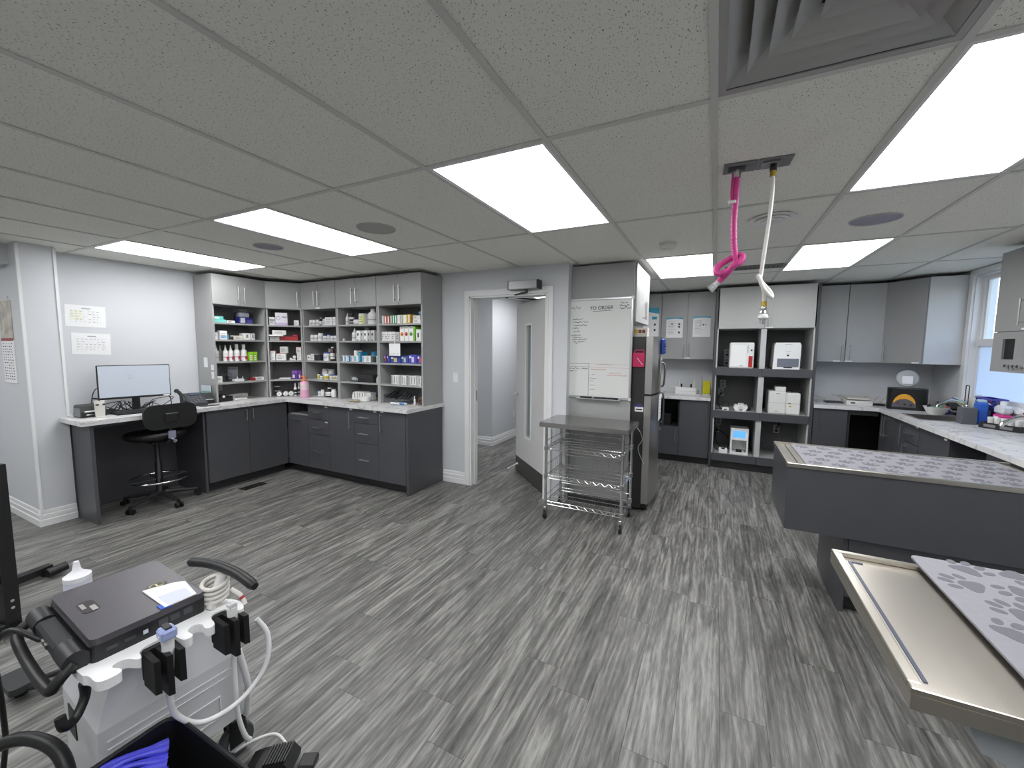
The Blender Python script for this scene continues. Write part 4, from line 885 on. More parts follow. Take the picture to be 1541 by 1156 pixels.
# ------------------------------------------------------------ whiteboard panel, fridge
pn = thing('tall_end_panel', 'tall grey laminate panel carrying the whiteboard beside the fridge', 'panel', (-1.335, 4.02, 0)); B(0,.615,0,.022,0,2.415,b=.001).build('panel', LGREY, pn); B(.0,.615,-.002,0,.0,.09).build('kick', DKICK, pn)
pn.location.x=-1.338
wb = thing('whiteboard', 'white marker board headed TO ORDER in aluminium frame', 'whiteboard', (-1.055, 4.018, 1.595))
B(-.318,.318,-.012,-.002,-.48,.48).build('board', M((222,223,220),.22), wb)
fr=MB().box(-.335,-.315,-.02,-.001,-.497,.497,b=.003).box(.315,.335,-.02,-.001,-.497,.497,b=.003).box(-.315,.315,-.02,-.001,.477,.497,b=.003).box(-.315,.315,-.02,-.001,-.497,-.477,b=.003); fr.build('frame', M((200,200,202),.3,.8), wb)
for x in (-.325,.325):
    for z in (-.487,.487): B(x-.014,x+.014,-.023,-.0005,z-.014,z+.014,b=.004).build('corner_cap', M((225,225,225),.4), wb)
B(-.2,.24,-.06,-.02,-.503,-.494,b=.002).build('pen_tray', M((205,205,207),.3,.7), wb)
text_mesh('heading','TO ORDER',.046,M((40,42,48),.7),wb,(.03,-.0125,.385),(R(90),R(-1.5),0))
mb=MB(); mb.add([(-.06,-.0125,.365),(.13,-.0125,.372),(.13,-.0125,.376),(-.06,-.0125,.369)],[(0,1,2,3)])
scribble(mb,-.28,.40,.10,.03,-.0125,1,.006,14)
for k,(x,z,w_) in enumerate(((.20,.435,.08),(.205,.41,.10),(.205,.385,.11))): scribble(mb,x,z,w_,.022,-.0125,k+20,.0058,12)
for k,(x,z,w_) in enumerate(((-.26,.29,.11),(-.26,.26,.16),(-.26,.23,.15),(-.26,.20,.06),(-.255,.17,.07),(-.275,.13,.10),(-.265,.108,.11),(-.262,.088,.15),(-.255,.066,.13),(-.225,.05,.02))): scribble(mb,x,z,w_,.014,-.0125,k+40,.0058)
scribble(mb,-.295,-.205,.12,.012,-.0125,61,.006); scribble(mb,-.16,-.205,.07,.014,-.0125,62,.006); scribble(mb,-.295,-.232,.055,.014,-.0125,63,.006); scribble(mb,-.22,-.232,.02,.014,-.0125,64,.006,6)
mb.box(-.315,-.083,-.0128,-.0122,-.152,-.149).box(-.315,-.083,-.0128,-.0122,-.182,-.18).box(-.085,-.082,-.0128,-.0122,-.477,-.149)
for k,z in enumerate((-.26,-.30,-.325,-.365,-.41)): scribble(mb,-.07,z,(.05,.08,.04,.05,.06)[k],.008,-.0125,k+70,.0034)
mb.build('marker_writing', M((34,34,40),.7), wb)
mb=MB(); scribble(mb,.0,-.16,.14,.016,-.0125,81,.0042); scribble(mb,-.07,-.21,.16,.01,-.0125,82,.0042); scribble(mb,.12,-.24,.11,.009,-.0125,83,.0036); scribble(mb,.10,-.262,.20,.009,-.0125,84,.0036); mb.box(-.08,.315,-.0128,-.0122,-.186,-.1845); mb.build('red_marker_writing', M((196,90,96),.7), wb)
mb=MB(); mb.box(-.08,.315,-.0128,-.0122,-.151,-.1495); mb.build('faint_rule', INKG, wb)
for k,(x,nm) in enumerate(((-.10,'leftmost black marker on the whiteboard tray'),(.04,'middle black marker on the whiteboard tray'),(.16,'rightmost black marker on the whiteboard tray'))):
    tk = thing('marker_pen', nm, 'marker', (-1.055+x,4.018-.042,1.595-.494)); MB().cyl((-.055,0,.0085),(.03,0,.0085),.008).build('barrel', (BLACK,DARK,BLACK)[k], tk, 40); MB().cyl((.03,0,.0085),(.062,0,.0085),.0088).build('cap', BLACK, tk, 40)

fg = thing('refrigerator', 'stainless steel top-freezer refrigerator with dark sides', 'refrigerator', (-.60, 4.065, 0), R(90))
# local x=+Y world (0..0.70), local -y=+X world
B(0,.69,0,.68,.02,1.715,b=.004).build('cabinet', M((44,43,44),.4), fg)
def fdoor(name,z0,z1):
    pts=[(.0,.0),(.69,.0)]
    for i in range(13): u=.69*(1-i/12); pts.append((u,-.062-.035*(1-((u-.345)/.345)**2)))
    MB().prism(pts,z0,z1).build(name, STEELY, fg, 30)
fdoor('freezer_door',1.165,1.715); fdoor('fridge_door',.075,1.145)
B(.0,.69,-.05,.0,1.146,1.164).build('door_gap', BLACK, fg); B(.02,.67,-.05,.0,.02,.072).build('kick_grille', BLACK, fg)
for z0,z1 in ((1.19,1.45),(.72,1.12)): MB().tube(spline([(.625,-.07,z0),(.625,-.105,z0+.03),(.625,-.108,z1-.03),(.625,-.07,z1)],4),.010,8).build('door_handle', M((120,120,122),.3,.9), fg, 50)
MB().cyl((.06,-.03,.0),(.06,-.03,.03),.02).cyl((.63,-.03,.0),(.63,-.03,.03),.02).cyl((.06,.6,0),(.06,.6,.03),.02).cyl((.63,.6,0),(.63,.6,.03),.02).build('foot', BLACK, fg)
# magnets and clips on the fridge
t = thing('magnetic_pouch', 'pink pouch stuck to the dark fridge side', 'pouch', (-.665, 4.064, 1.50)); MB().prism(rrect(-.055,.055,-.075,.06,.012),-.022,-.001,'xz').build('pouch_body', M((196,36,92),.5), t); MB().tube([(-.045,-.011,.06),(-.03,-.011,.085),(.045,-.011,.085),(.05,-.011,.06)],.005,6).build('flap_loop', M((206,60,108),.5), t, 40); MB().tube([(-.01,-.0235,.01),(.04,-.0235,-.055)],.004,6).build('pen', M((226,190,206),.4), t)
t = thing('fridge_magnet', 'small purple and white badge magnet low on the fridge side', 'magnet', (-.645, 4.064, 1.035)); B(-.04,.04,-.006,-.001,-.045,.0).build('white_strip', PAPER, t); MB().prism([(p[0],p[1]) for p in arc((0,0,0),.034,0,PI,10)],-.007,-.001,'xz').build('purple_top', M((60,56,120),.5), t)
MB().box(-.03,.03,-.0068,-.0059,-.03,-.018).build('lettering', INK, t)
tag(MB().tube(spline([(-.655,4.058,.83),(-.62,4.06,.78),(-.605,4.058,.71),(-.64,4.06,.64),(-.62,4.058,.56),(-.58,4.06,.48)],6),.0022,5).build('hanging_string', WHITE, None, 40), 'thin white cord dangling down the dark fridge side', 'cord')
t = thing('magnetic_clip', 'blue bristled clip on the top corner of the freezer door', 'clip', (-.508, 4.42, 1.64)); t.location=(-.501,4.40,1.62); B(.001,.035,-.05,.05,-.075,.08,b=.01).build('clip_body', M((34,66,150),.4), t); mb=MB()
for k in range(5): mb.box(.035,.042,-.04,.04,-.06+.028*k,-.048+.028*k)
mb.build('bristles', M((24,46,116),.5), t)
t = thing('fridge_note', 'white sheet stuck to the lower fridge door', 'note', (-.497,4.42,1.0)); B(0,.0015,-.10,.10,-.13,.13).build('sheet', PAPER, t); mb=MB()
for k in range(5): mb.box(.0014,.0019,-.07,.06,.08-.035*k,.084-.035*k)
mb.build('lettering', M((120,120,170),.8), t)
t = thing('card_holder', 'grey slim holder hanging on the freezer door', 'holder', (-.499,4.33,1.45)); B(.0,.01,-.02,.02,-.10,.08).build('body', M((150,150,152),.4), t); B(.01,.016,-.008,.008,.03,.06).build('clip', WHITE, t)
uf = thing('wall_cabinet', 'pale two-door cupboard above the refrigerator', 'wall cabinet', (-.72,4.045,0), R(90)); carcass(uf,.80,.60,1.86,2.41,LGREY); UFD=LGREY
front(uf,'door',0,.40,1.86,2.41,UFD,hv=(.36,1.90,2.08)); front(uf,'door',.40,.80,1.86,2.41,UFD,hv=(.44,1.90,2.08))
t = thing('carton', 'small carton with yellow and red squares on top of the refrigerator', 'carton', (-.68,4.16,1.716)); B(-.06,.08,-.05,.05,0,.085,b=.002).build('carton_body', M((205,198,186),.5), t); B(-.045,-.008,-.0515,-.05,.035,.065).build('yellow_square', M((206,176,52),.5), t); B(-.004,.025,-.0515,-.05,.035,.065).build('red_square', M((130,40,46),.5), t); B(.03,.06,-.0515,-.05,.035,.065).build('dark_square', M((110,60,60),.5), t)

# ------------------------------------------------------------ wire cart
ct = thing('utility_cart', 'chrome wire cart with steel top in front of the whiteboard', 'cart', (-1.02, 3.675, 0))
X0,X1,Y0_,Y1_=-.35,.35,-.205,.205
MB().prism(rrect(-.41,.40,-.24,.25,.012),.875,.918).build('steel_top', STEELN, ct)
for x in (X0,X1):
    for y in (Y0_,Y1_):
        ps=MB().cyl((x,y,.11),(x,y,.876),.0125,n=12)
        for k in range(29): ps.tube([(x,y,.13+.0255*k),(x,y,.133+.0255*k)],.0136,10)
        ps.build('post', CHROME, ct, 50)
        ca=MB().box(x-.012,x+.012,y-.018,y+.018,.085,.115,b=.003).box(x-.016,x-.013,y-.02,y+.02,.03,.095).box(x+.013,x+.016,y-.02,y+.02,.03,.095).build('caster', NICKEL, ct)
        MB().lathe([(.012,-.011),(.034,-.011),(.037,-.006),(.037,.006),(.034,.011),(.012,.011)],(x,y-.008,.0375),18,'x').build('wheel', BLACK, ca, 40)
for z,ledge in ((.69,.055),(.42,.10),(.17,.055)):
    wf=MB()
    loop=[(X0,Y0_),(X1,Y0_),(X1,Y1_),(X0,Y1_)]
    for zz in (z,z-.03): wf.tube([(a,b,zz) for a,b in loop],.0032,6,True)
    for (a,b) in zip(loop,loop[1:]+loop[:1]):
        n=int((abs(a[0]-b[0])+abs(a[1]-b[1]))/.035)
        wf.tube([(a[0]+(b[0]-a[0])*i/n,a[1]+(b[1]-a[1])*i/n,z-(.03 if i%2 else 0)) for i in range(n+1)],.0022,5)
    sh=wf.build('wire_shelf', CHROME, ct, 50)
    wr=MB()
    for k in range(30): x=X0+.01+(X1-X0-.02)*k/29; wr.tube([(x,Y0_,z+.003),(x,Y1_,z+.003)],.0017,5)
    for y in (-.1,.0,.1): wr.tube([(X0,y,z-.002),(X1,y,z-.002)],.003,6)
    o=wr.build('deck_wires', CHROME, sh, 50); o['kind']='stuff'
    lg=MB(); lp=[(X0,Y0_),(X0,Y1_),(X1,Y1_),(X1,Y0_)]
    lg.tube([(a,b,z+ledge) for a,b in lp],.003,6)
    n=0
    for (a,b) in zip(lp,lp[1:]):
        n=int((abs(a[0]-b[0])+abs(a[1]-b[1]))/.05)
        if ledge>.06:
            for i in range(n+1): lg.tube([(a[0]+(b[0]-a[0])*i/n,a[1]+(b[1]-a[1])*i/n,z+q) for q in (0,ledge)],.0015,4)
        lg.tube([(a[0]+(b[0]-a[0])*i/(n),a[1]+(b[1]-a[1])*i/(n),z+ledge-(.012 if i%2 else 0)) for i in range(n+1)],.0018,5)
    o=lg.build('ledge', CHROME, sh, 50)
    for x in (X0,X1):
        for y in (Y0_,Y1_): MB().lathe([(.0145,z-.036),(.019,z-.034),(.017,z+.006),(.0145,z+.008)],(x,y,0),12).build('collar', NICKEL, sh, 40)
# ------------------------------------------------------------ far wall
YD = 6.10     # door faces of the far base cabinets
f1 = thing('base_cabinet','charcoal base cabinet with dark open niche over a small door, behind the fridge','base cabinet',(-.90,YD+.02,0))
MB().box(0,.018,0,.56,.1,.898).box(.462,.48,0,.56,.1,.898).box(.018,.462,0,.56,.1,.118).box(.018,.462,.55,.56,.118,.898).box(.018,.462,0,.55,.495,.51).build('carcass', M((46,46,48),.6), f1); B(0,.48,.06,.075,0,.1).build('toe_kick', DKICK, f1); front(f1,'door',0,.478,.105,.505,DGREY,hv=(.435,.30,.47))
f2 = base('charcoal one-door base cabinet left of the analyser tower',(-.42,YD+.02,0),0,.385,.56); front(f2,'door',0,.385,.105,.895,DGREY,hv=(.345,.62,.85))
tag(B(-1.338,-.036,6.07,YF-.001,.90,.94,b=.003).build('worktop', MARBLE), 'short white marble worktop left of the analyser tower', 'worktop')
f0 = base('charcoal base cabinet mostly hidden behind the fridge',(-1.33,YD+.02,0),0,.43,.56); front(f0,'door',0,.43,.105,.895,DGREY)
t = thing('microscope_box','dark box standing inside the open niche','box',(-.66,6.30,.5105)); B(-.12,.12,-.1,.12,0,.16,b=.004).build('box_body', BLACK, t); B(-.015,.015,-.103,-.1,.03,.045).build('badge', OFFW, t)

def upper(label,loc,rz,w,doors,dp=.33,z0=1.455,z1=2.40,mat=LGREY):
    t=thing('wall_cabinet',label,'wall cabinet',loc,rz); carcass(t,w,dp,z0,z1,mat)
    for a,b,hx in doors: front(t,'door',a,b,z0,z1,mat,hv=(hx,z0+.035,z0+.215))
    return t
u1=upper('grey two-door wall cabinet with a paper taped on each door',(-.735,6.37,0),0,.70,[(0,.35,.315),(.35,.70,.385)])
B(.33,.40,-.0205,-.0188,1.463,1.478).build('name_sticker', PAPER, u1)
upper('grey wall cabinet peeking out right of the fridge cupboard',(-1.335,6.37,0),0,.597,[(0,.597,.05)])
def flyer(label,x,z,w_,h_,seed,pics):
    t=thing('taped_flyer',label,'flyer',(x,6.3508,z)); B(-w_/2,w_/2,-.0016,-.0003,-h_/2,h_/2).build('sheet', PAPER, t)
    top=[(-w_/2,h_/2),(w_/2,h_/2),(w_/2,h_*.40)]+[(w_/2-w_*i/8,h_*.40+h_*.045*math.sin(PI*i/8)) for i in range(1,8)]+[(-w_/2,h_*.40)]
    MB().prism(top[::-1],-.0024,-.0015,'xz').build('teal_band', M((70,160,190),.5), t); mb=MB()
    for q in range(9): mb.box(-w_*.4,-w_*.4+w_*random.Random(seed+q).uniform(.3,.5),-.0021,-.0015,h_*(.28-.075*q),h_*(.28-.075*q)+.004)
    mb.build('lettering', INKG, t); mb=MB()
    for px,pz,s_ in pics: mb.box(px*w_,px*w_+s_,-.0022,-.0015,pz*h_,pz*h_+s_)
    mb.build('pictures', INK, t)
flyer('left flyer with teal top taped to a grey cabinet door',-.555,1.905,.225,.29,1,[(.22,.13,.025),(.22,.0,.025),(.22,-.28,.025),(-.2,.15,.02)])
flyer('right flyer with teal top taped to a grey cabinet door',-.20,1.915,.225,.285,9,[(-.1,.06,.012),(.05,.06,.018),(.2,.08,.012)])
t=thing('taped_flyer','large teal and white flyer glimpsed right of the fridge cupboard','flyer',(-.87,6.3508,1.98)); B(-.12,.10,-.0016,-.0003,-.20,.22).build('sheet', PAPER, t); MB().prism([(-.12,.17),(.10,.13),(.10,.22),(-.12,.22)],-.0024,-.0015,'xz').build('teal_band', M((60,155,185),.5), t); MB().box(.0,.07,-.0022,-.0015,.05,.09).build('teal_logo', M((60,155,185),.5), t); MB().box(.03,.055,-.0022,-.0015,-.04,-.01).box(.03,.055,-.0022,-.0015,-.12,-.09).build('pictures', INK, t)

# things on that worktop
t=thing('sharps_container','bright yellow sharps container on the far worktop','sharps container',(-.10,6.46,ZT)); MB().box(-.05,.05,-.045,.045,.02,.19,b=.008).build('body', M((214,206,30),.45), t); B(-.052,.052,-.047,.047,.19,.205,b=.004).build('lid', M((222,216,60),.4), t); B(-.05,.05,-.045,.045,0,.02).build('clear_foot', OFFW, t)
t=thing('tube_rack','white rack with upright glass tubes on the far worktop','rack',(-.375,6.46,ZT)); B(-.14,.14,-.05,.05,0,.045,b=.004).build('rack_base', WHITE, t); B(-.14,.14,-.02,.05,.046,.10,b=.004).build('rack_step', WHITE, t)
for k,(x,h,c_) in enumerate(((-.10,.10,OFFW),(-.06,.05,BLACK),(.07,.05,BLACK),(.10,.06,OFFW),(.115,.12,OFFW))): MB().cyl((x,.01,.10),(x,.01,.10+h),.011).build('tube', c_, t, 40)
t=thing('glass_stand','small clear and white bottle stand beside the tube rack','stand',(-.205,6.43,ZT)); MB().box(-.03,.03,-.03,.03,0,.01).box(-.03,-.024,-.03,.03,.01,.09).box(.024,.03,-.03,.03,.01,.09).build('frame', OFFW, t); MB().cyl((0,0,.011),(0,0,.07),.018).build('bottle', ACRYL, t, 40)
tag(MB().tube([(-.60,6.52,ZT+.10),(-.45,6.54,ZT+.098)],.004,6).tube([(-.52,6.53,ZT),(-.52,6.53,ZT+.099)],.005,6).build('pipette_rod', WHITE, None, 40),'thin white horizontal rod on a post behind the rack','rod')
tag(MB().tube([(-.165,6.60,ZT),(-.165,6.60,ZT+.24),(-.185,6.59,ZT+.265)],.006,8).build('swab_stick', M((190,190,190),.5), None, 40),'thin grey stick standing behind the yellow container','stick')

# analyser tower
YT=6.05; tw=thing('analyser_tower','tall grey open cabinet holding the laboratory machines','tall cabinet',(-.03,YT+.02,0))
Wt=1.12; ST=M((66,66,69),.5,name='dark tower side')
B(0,.03,-.02,.62,.0,2.40,b=.001).build('side_panel', ST, tw); B(Wt-.03,Wt,-.02,.62,.0,2.40,b=.001).build('side_panel', ST, tw)
B(.03,Wt-.03,.60,.62,.0,2.40).build('back_panel', M((96,96,97),.5), tw); B(.03,Wt-.03,0,.6,2.38,2.40).build('top_panel', LGREY, tw); B(.03,Wt-.03,0,.6,1.865,1.885).build('cupboard_floor', LGREY, tw)
B(.53,.59,0,.6,.20,1.865).build('divider', LEDGE, tw); B(.03,.048,-.001,.6,.2,1.865).build('liner', LEDGE, tw); B(Wt-.048,Wt-.03,-.001,.6,.2,1.865).build('liner', LEDGE, tw)
for z in (1.355,.785,.205): B(.048,Wt-.048,.0,.6,z-.02,z).build('shelf', LGREY, tw)
for z in (1.355,.785,.205):
    for a,b in ((.032,.559),(.561,Wt-.032)): front(tw,'pull_out_front',a,b,z-.10,z+.004,DGREY)
for a,b,hx in ((.04,.559,None),(.561,Wt-.04,.60)): front(tw,'door',a,b,1.868,2.398,M((176,176,174),.38,name='tower door laminate'),hv=(hx,1.89,2.10) if hx else None)
B(.575,.65,-.0205,-.0188,1.872,1.887).build('name_sticker', PAPER, tw); B(0,Wt,.03,.05,0,.105).build('toe_kick', DKICK, tw)
def outlet(label,x,z,y=YT+.618,mat=M((176,176,178),.4),plug=True):
    t=thing('wall_outlet',label,'outlet',(x,y,z)); B(-.036,.036,-.006,0,-.058,.058,b=.002).build('plate', mat, t); MB().box(-.017,.017,-.008,-.006,.008,.038).box(-.017,.017,-.008,-.006,-.038,-.008).build('socket', M((120,120,122),.5), t)
    if plug: B(-.014,.014,-.035,-.0081,-.036,-.01,b=.003).build('plug', BLACK, t)
outlet('upper grey outlet left of the white machine with red panel',.14,1.545); outlet('lower grey outlet left of the white machine with red panel',.14,1.425)
outlet('upper grey outlet on the middle shelf of the tower',.11,1.10,plug=False); outlet('lower grey outlet with black plug on the middle shelf',.09,.98)
outlet('upper grey outlet on the bottom shelf of the tower',.08,.55,plug=False); outlet('lower grey outlet with black plug on the bottom shelf',.06,.44)
outlet('pale outlet with black adapter in the lower right compartment',.80,.50,mat=M((186,186,186),.4)); 
# machines
t=thing('blood_analyser','white boxy laboratory machine with red panel, upper left of the tower','laboratory machine',(.30,6.12,1.3556)); B(-.14,.14,0,.34,.0,.335,b=.012).build('housing', WHITE, t); B(-.125,.055,-.004,.0,.02,.30,b=.002).build('front_door', M((240,240,238),.35), t); B(.06,.075,-.006,.0,.20,.30,b=.002).build('grip', M((196,198,198),.4), t); B(.08,.125,-.004,.0,.015,.16,b=.002).build('red_panel', M((176,42,46),.3), t); B(.1,.118,-.003,.0,.225,.245).build('badge', DARK, t); B(-.02,.02,-.0065,-.004,.03,.034).build('lettering', INK, t)
t=thing('chemistry_analyser','white rounded machine with grey drawer, upper right of the tower','laboratory machine',(.805,6.12,1.3556)); MB().prism([(-.155,0),(.13,0),(.135,.30),(.12,.335),(-.13,.335),(-.145,.30)],0,.34,'xz').build('housing', WHITE, t); B(-.11,.118,-.005,0,.03,.135,b=.003).build('drawer', M((112,116,128),.3), t); B(-.04,.05,-.009,0,.018,.032,b=.002).build('drawer_grip', DARK, t); B(-.012,.012,-.003,0,.165,.185).build('badge', DARK, t); MB().box(-.03,.03,-.002,0,.225,.229).box(-.04,.04,-.002,0,.31,.313).box(-.02,.02,-.002,0,.20,.203).build('lettering', INKG, t)
tag(MB().tube(spline([(.60,6.16,1.362),(.63,6.14,1.372),(.66,6.2,1.362),(.62,6.3,1.362)],5),.007,6).build('power_cable', BLACK, None, 40),'black cable end left of the rounded machine','cable')
t=thing('haematology_analyser','off-white stepped laboratory machine, middle right of the tower','laboratory machine',(.80,6.12,.7856)); B(-.17,.02,0,.36,0,.285,b=.01).build('left_block', OFFW, t); B(.021,.17,0,.36,.0,.27,b=.01).build('right_block', M((226,225,220),.45), t); B(-.10,.015,.02,.2,.285,.345,b=.008).build('top_block', OFFW, t); MB().lathe([(.055,.345),(.055,.352),(.05,.36)],(-.04,.11,0),20).build('top_dial', DARK, t, 40); B(-.165,.165,-.002,.0,.138,.141).build('seam', INKG, t); B(.055,.075,-.003,0,.095,.115).build('yellow_sticker', M((216,176,50),.5), t); MB().box(-.09,-.05,-.002,0,.255,.26).box(-.10,-.06,-.002,0,.03,.035).box(.04,.07,-.002,0,.135,.145).build('lettering', INK, t)
MB().ball((.10,.15,.27),.02,(1,1,.5)).build('cable_stub', BLACK, t, 60)
t=thing('urine_analyser','small white table-top reader with rounded top, middle left of the tower','laboratory machine',(.325,6.13,.7856)); MB().prism([(-.06,0),(.055,0),(.08,.05),(.075,.075),(-.07,.075),(-.085,.05)],0,.16,'xz').build('housing', WHITE, t); B(-.03,.035,.01,.1,.075,.10,b=.006).build('screen_hump', M((214,214,214),.4), t); MB().lathe([(.03,.0),(.03,.004),(.024,.005)],(.0,0,.04),20,'y').build('dial', M((206,206,206),.4), t, 40); B(-.012,.015,-.008,0,.01,.024,b=.003).build('slot', DARK, t)
t=thing('test_strip_rack','small black and white stand left of the table-top reader','rack',(.145,6.12,.7856)); B(-.04,.04,0,.05,0,.04,b=.003).build('base', WHITE, t); MB().box(-.04,-.034,0,.04,.04,.115).box(.034,.04,0,.04,.04,.115).box(-.04,.04,0,.04,.109,.115).build('frame', DARK, t); B(-.02,.02,-.002,.0,.006,.02).build('label', INK, t)
tag(MB().tube(spline([(.12,6.64,.98),(.10,6.5,.99),(.05,6.4,.9),(.08,6.3,.80),(.13,6.2,.792),(.02,6.15,.792)],6),.006,6).build('power_cable', BLACK, None, 40),'black cable looping on the middle shelf of the tower','cable')
B_=thing('power_adapter','black power adapter on the middle shelf of the tower','adapter',(.42,6.3,.7856)); B(-.03,.03,-.03,.03,0,.04,b=.004).build('case', BLACK, B_); MB().tube(spline([(.0,.03,.02),(.03,.1,.01),(-.02,.2,.006)],5),.004,6).build('lead', BLACK, B_, 40)
t=thing('blood_gas_analyser','white upright machine with lit blue screen at the bottom of the tower','laboratory machine',(.33,6.12,.2056)); MB().box(-.105,.105,.02,.25,.19,.345,b=.006).box(-.105,-.085,.0,.25,.0,.19).box(.085,.105,.0,.25,.0,.19).box(-.085,.085,.0,.25,.0,.03).box(-.085,.085,.2,.25,.03,.19).build('housing', WHITE, t); MB().prism([(.0,.19),(.0,.20),(.03,.345),(.035,.345),(.035,.19)],-.1,.1,'yz').build('face', M((226,228,230),.35), t)
MB(Matrix.Translation((0,.001,.2))@Matrix.Rotation(R(-11.7),4,'X')).box(-.075,.07,-.004,.0,.025,.125).build('screen', M((80,150,225),.3,emit=.75,name='blue screen'), t); B(-.035,.035,.0,.06,.03,.06,b=.004).build('cartridge', BLACK, t); MB().box(-.07,-.045,-.002,.0,.05,.06).box(.05,.075,-.002,.0,.05,.06).build('buttons', DARK, t)
t=thing('small_dock','small white dock at the bottom left of the tower','dock',(.145,6.11,.2056)); MB().prism([(0,0),(.09,0),(.09,.055),(.0,.035)],-.05,.05,'yz').build('body', WHITE, t); B(-.02,.02,.03,.07,.045,.058).build('slot', DARK, t)
for k,p in enumerate(([(.06,6.63,.44),(.02,6.5,.56),(.0+.04,6.4,.40),(.03,6.3,.25),(.09,6.24,.212)],[(.07,6.63,.43),(.16,6.5,.40),(.22,6.45,.30),(.2,6.4,.212)],[(.06,6.63,.42),(.05,6.5,.33),(.12,6.42,.22),(.25,6.38,.212)])): tag(MB().tube(spline(p,6),.006,6).build('power_cable', BLACK, None, 40),('black cable arching high on the bottom shelf','black cable curving to the blue-screen machine','black cable sagging low on the bottom shelf')[k],'cable')
tag(MB().tube(spline([(.80,6.64,.66),(.80,6.5,.64),(.80,6.45,.60),(.80,6.61,.52)],5),.012,8).build('power_cable', BLACK, None, 40),'thick black adapter lead in the lower right compartment','cable')

# ------------------------------------------------------------ right-hand corner
XD=1.73    # faces of the right run
g1=base('charcoal one-door base cabinet right of the analyser tower',(1.10,6.09,0),0,.335,.58); front(g1,'door',0,.335,.105,.895,DGREY,hv=(.05,.64,.86))
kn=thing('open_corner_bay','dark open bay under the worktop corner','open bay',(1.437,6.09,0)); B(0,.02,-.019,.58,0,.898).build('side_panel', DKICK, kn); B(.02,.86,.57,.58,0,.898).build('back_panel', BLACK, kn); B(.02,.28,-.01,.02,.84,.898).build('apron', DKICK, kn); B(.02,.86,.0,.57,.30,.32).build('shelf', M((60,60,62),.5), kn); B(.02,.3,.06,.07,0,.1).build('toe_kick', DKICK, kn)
# right run, local x=-Y world, local y=+X (into cabinet): rz=-90
def rrun(y_start,w,label): return base(label,(XD+.02,y_start,0),R(-90),w,.58)
h1=rrun(6.06,.40,'charcoal two-door base cabinet nearest the window corner'); 
for k in range(2): front(h1,'door',.2*k,.2*(k+1),.105,.895,DGREY,hv=((.165,.235)[k],.64,.87))
h2=base('charcoal door and drawer cabinet with long upright handles below the sink',(XD+.02,5.655,0),R(-90),.60,.58,.755); front(h2,'door',0,.30,.105,.895,DGREY,hv=(.265,.64,.87)); front(h2,'door',.30,.60,.105,.70,DGREY,hv=(.345,.45,.68)); front(h2,'drawer',.30,.60,.705,.895,DGREY,hh=(.36,.50,.80),lab=(.55,.88))
h3=rrun(5.05,.55,'charcoal drawer cabinet left of the dark gap'); front(h3,'drawer',0,.55,.62,.895,DGREY,lab=(.48,.87)); front(h3,'door',0,.55,.105,.615,DGREY)
h4=rrun(4.0,.9,'charcoal base cabinet hidden behind the wet table'); front(h4,'door',0,.9,.105,.895,DGREY)
# L worktop with sink cut-out
sx0,sx1,sy0,sy1=1.80,2.18,5.24,5.64
wk=MB()
for a in ((1.095,XR-.001,6.045,YF-.001),(1.70,sx0,2.9,6.045),(sx1,XR-.001,2.9,6.045),(sx0,sx1,2.9,sy0),(sx0,sx1,sy1,6.045)): wk.box(a[0],a[1],a[2],a[3],.90,.94)
tag(wk.build('worktop', MARBLE),'white marble worktop with sink along the window wall','worktop')
bs=MB().box(1.10,XR-.001,YF-.012,YF-.001,.941,1.02).box(XR-.012,XR-.001,4.2,YF-.013,.941,1.02); tag(bs.build('backsplash', MARBLE),'low white marble upstand behind the corner worktop','upstand')
t=thing('sink','stainless steel sink set into the worktop by the window','sink',((sx0+sx1)/2,(sy0+sy1)/2,.76)); hx,hy=(sx1-sx0)/2-.002,(sy1-sy0)/2-.002
MB().box(-hx,hx,-hy,hy,0,.003).box(-hx,-hx+.003,-hy,hy,.003,.18).box(hx-.003,hx,-hy,hy,.003,.18).box(-hx+.003,hx-.003,-hy,-hy+.003,.003,.18).box(-hx+.003,hx-.003,hy-.003,hy,.003,.18).build('basin', STEELY, t)
MB().box(-hx-.02,hx+.02,-hy-.02,-hy+.006,.1805,.184).box(-hx-.02,hx+.02,hy-.006,hy+.02,.1805,.184).box(-hx-.02,-hx+.006,-hy,hy,.1805,.184).box(hx-.006,hx+.02,-hy,hy,.1805,.184).build('rim', STEELY, t); MB().cyl((0,0,.003),(0,0,.007),.04).build('drain', DARK, t, 40)
def faucet(label,loc,rz):
    t=thing('faucet',label,'faucet',loc,rz); MB().lathe([(.035,0),(.035,.01),(.024,.02),(.022,.10),(.026,.115),(.02,.13)],n=18).build('body', CHROME, t, 40)
    MB().tube(spline([(0,0,.08),(-.05,0,.15),(-.14,0,.165),(-.22,0,.12),(-.235,0,.095)],6),[.017]*12+[.015]*13,10).build('spout', CHROME, t, 50)
    MB().tube(spline([(0,0,.125),(-.03,0,.16),(-.12,0,.20)],5),.009,8).build('lever', CHROME, t, 50)
faucet('chrome faucet with raised lever at the window sink',(2.255,5.62,ZT),R(10)); faucet('chrome faucet curving in at the right picture edge',(2.20,4.42,ZT),R(4))
